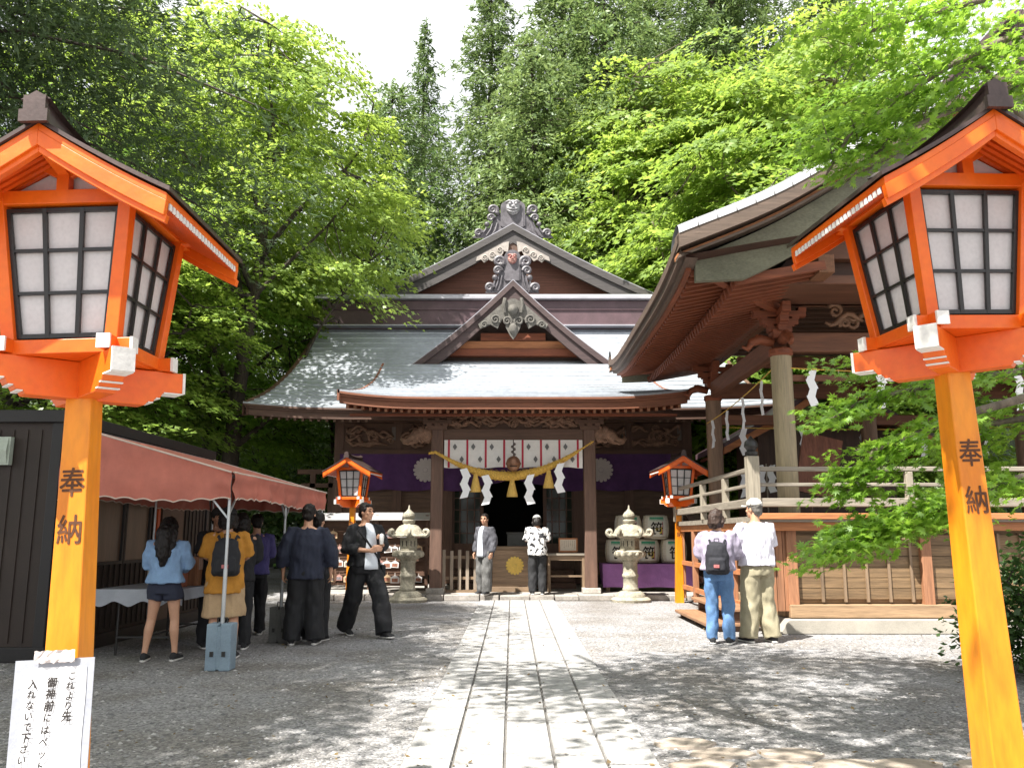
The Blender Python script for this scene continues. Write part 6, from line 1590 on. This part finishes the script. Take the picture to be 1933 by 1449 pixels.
person('young man in a grey open shirt and grey trousers beside the offering box', Vector((-.57, 18.1, .12)), R(140), 1.65, dict(hy=R(20), kL=(-.11, .06, .48), aL=(-.12, .06, .085), eL=(-.24, -.03, 1.13)), 'open_shirt', GREY, 'trousers', GREYT, 2, .04, .04, hem=.80, tee=(WTEE, .80, 1.15), hair='short')
person('worshipper in a black and white print shirt bowing at the offering box', Vector((.53, 18.1, .12)), R(2), 1.64, dict(front, lean=.10, head=(0, .10, 1.575), hp=-.35, eL=(-.24, .06, 1.15), wL=(-.04, .28, 1.22), eR=(.24, .06, 1.15), wR=(.04, .28, 1.22)), 'shirt', PRINT, 'trousers', cloth('black_trousers', (.02, .02, .022)), 1.2, .045, .03, hem=.84, hair='bob', cap=('cap', cloth('pale_hat', (.38, .38, .37))))
pw = onground(1362, 1215)
person('woman in a lilac grey blouse and blue jeans seen from behind', pw, R(-18), 1.66, dict(front, hy=R(-20)), 'blouse', LILAC, 'jeans', JEAN, 1.4, .05, .018, hem=.94, hair='bob', hairm=mat('brown_hair', (.045, .028, .022), .55, .3, 20, spec=.2), flare=.02)
backpack(pw + Vector((-.045, -.17, .86)), R(-18), .95, cloth('black_bag_b', (.014, .014, .02)), 'black backpack worn by the woman in blue jeans')
pm_ = onground(1436, 1212)
person('tall man in a white shirt, khaki trousers and white cap seen from behind', pm_, R(14), 1.79, dict(front, hy=R(25), aL=(-.14, .02, .085), aR=(.15, -.04, .085)), 'shirt', WSH, 'trousers', KHAKI, 1.0, .05, .045, hem=.92, flare=.015, cap=('cap', cloth('white_cap', (.62, .60, .56), .05)), hairm=mat('grey_hair', (.12, .11, .10), .5, .3, 20))
# ================================================================== light
SUN_EL, SUN_AZ = R(58), R(225)      # azimuth of the sun: behind the camera, left
to_sun = Vector((-math.cos(SUN_EL)*math.sin(R(45)), -math.cos(SUN_EL)*math.cos(R(45)), math.sin(SUN_EL)))
sd = bpy.data.lights.new('sun', 'SUN'); sd.energy = 5.0; sd.angle = R(.53); sd.color = (1, .965, .90)
so = bpy.data.objects.new('sun', sd); COL.objects.link(so); so.rotation_euler = to_sun.to_track_quat('Z', 'Y').to_euler(); so.location = (-20, -20, 40)
w = bpy.data.worlds.new('World'); SC.world = w; w.use_nodes = True; nt = w.node_tree
bg = nt.nodes['Background']; sk = nd(nt, 'ShaderNodeTexSky'); sk.sky_type = 'NISHITA'; sk.sun_disc = False
sk.sun_elevation = SUN_EL; sk.sun_rotation = SUN_AZ; sk.altitude = 700; sk.air_density = 1.0; sk.dust_density = 3.0; sk.ozone_density = 1.0
# thin bright cloud over the sky
tc = nd(nt, 'ShaderNodeTexCoord'); nz = nd(nt, 'ShaderNodeTexNoise'); nz.inputs['Scale'].default_value = 2.2; nz.inputs['Detail'].default_value = 6
nt.links.new(tc.outputs['Generated'], nz.inputs['Vector'])
cr = nd(nt, 'ShaderNodeValToRGB'); cr.color_ramp.elements[0].position = .30; cr.color_ramp.elements[0].color = (.45, .45, .45, 1); cr.color_ramp.elements[1].position = .55; cr.color_ramp.elements[1].color = (1, 1, 1, 1)
nt.links.new(nz.outputs['Fac'], cr.inputs[0])
mx = nd(nt, 'ShaderNodeMixRGB'); mx.inputs[2].default_value = (7.2, 7.3, 7.5, 1)
nt.links.new(cr.outputs[0], mx.inputs[0]); nt.links.new(sk.outputs[0], mx.inputs[1]); nt.links.new(mx.outputs[0], bg.inputs['Color'])
bg.inputs['Strength'].default_value = .074
SC.view_settings.view_transform = 'Standard'; SC.view_settings.look = 'None'; SC.view_settings.exposure = 1.5; SC.view_settings.gamma = 1
SC.cycles.max_bounces = 8; SC.cycles.diffuse_bounces = 4; SC.cycles.transmission_bounces = 4; SC.cycles.sample_clamp_indirect = 6
try: SC.cycles.use_denoising = True
except Exception: pass
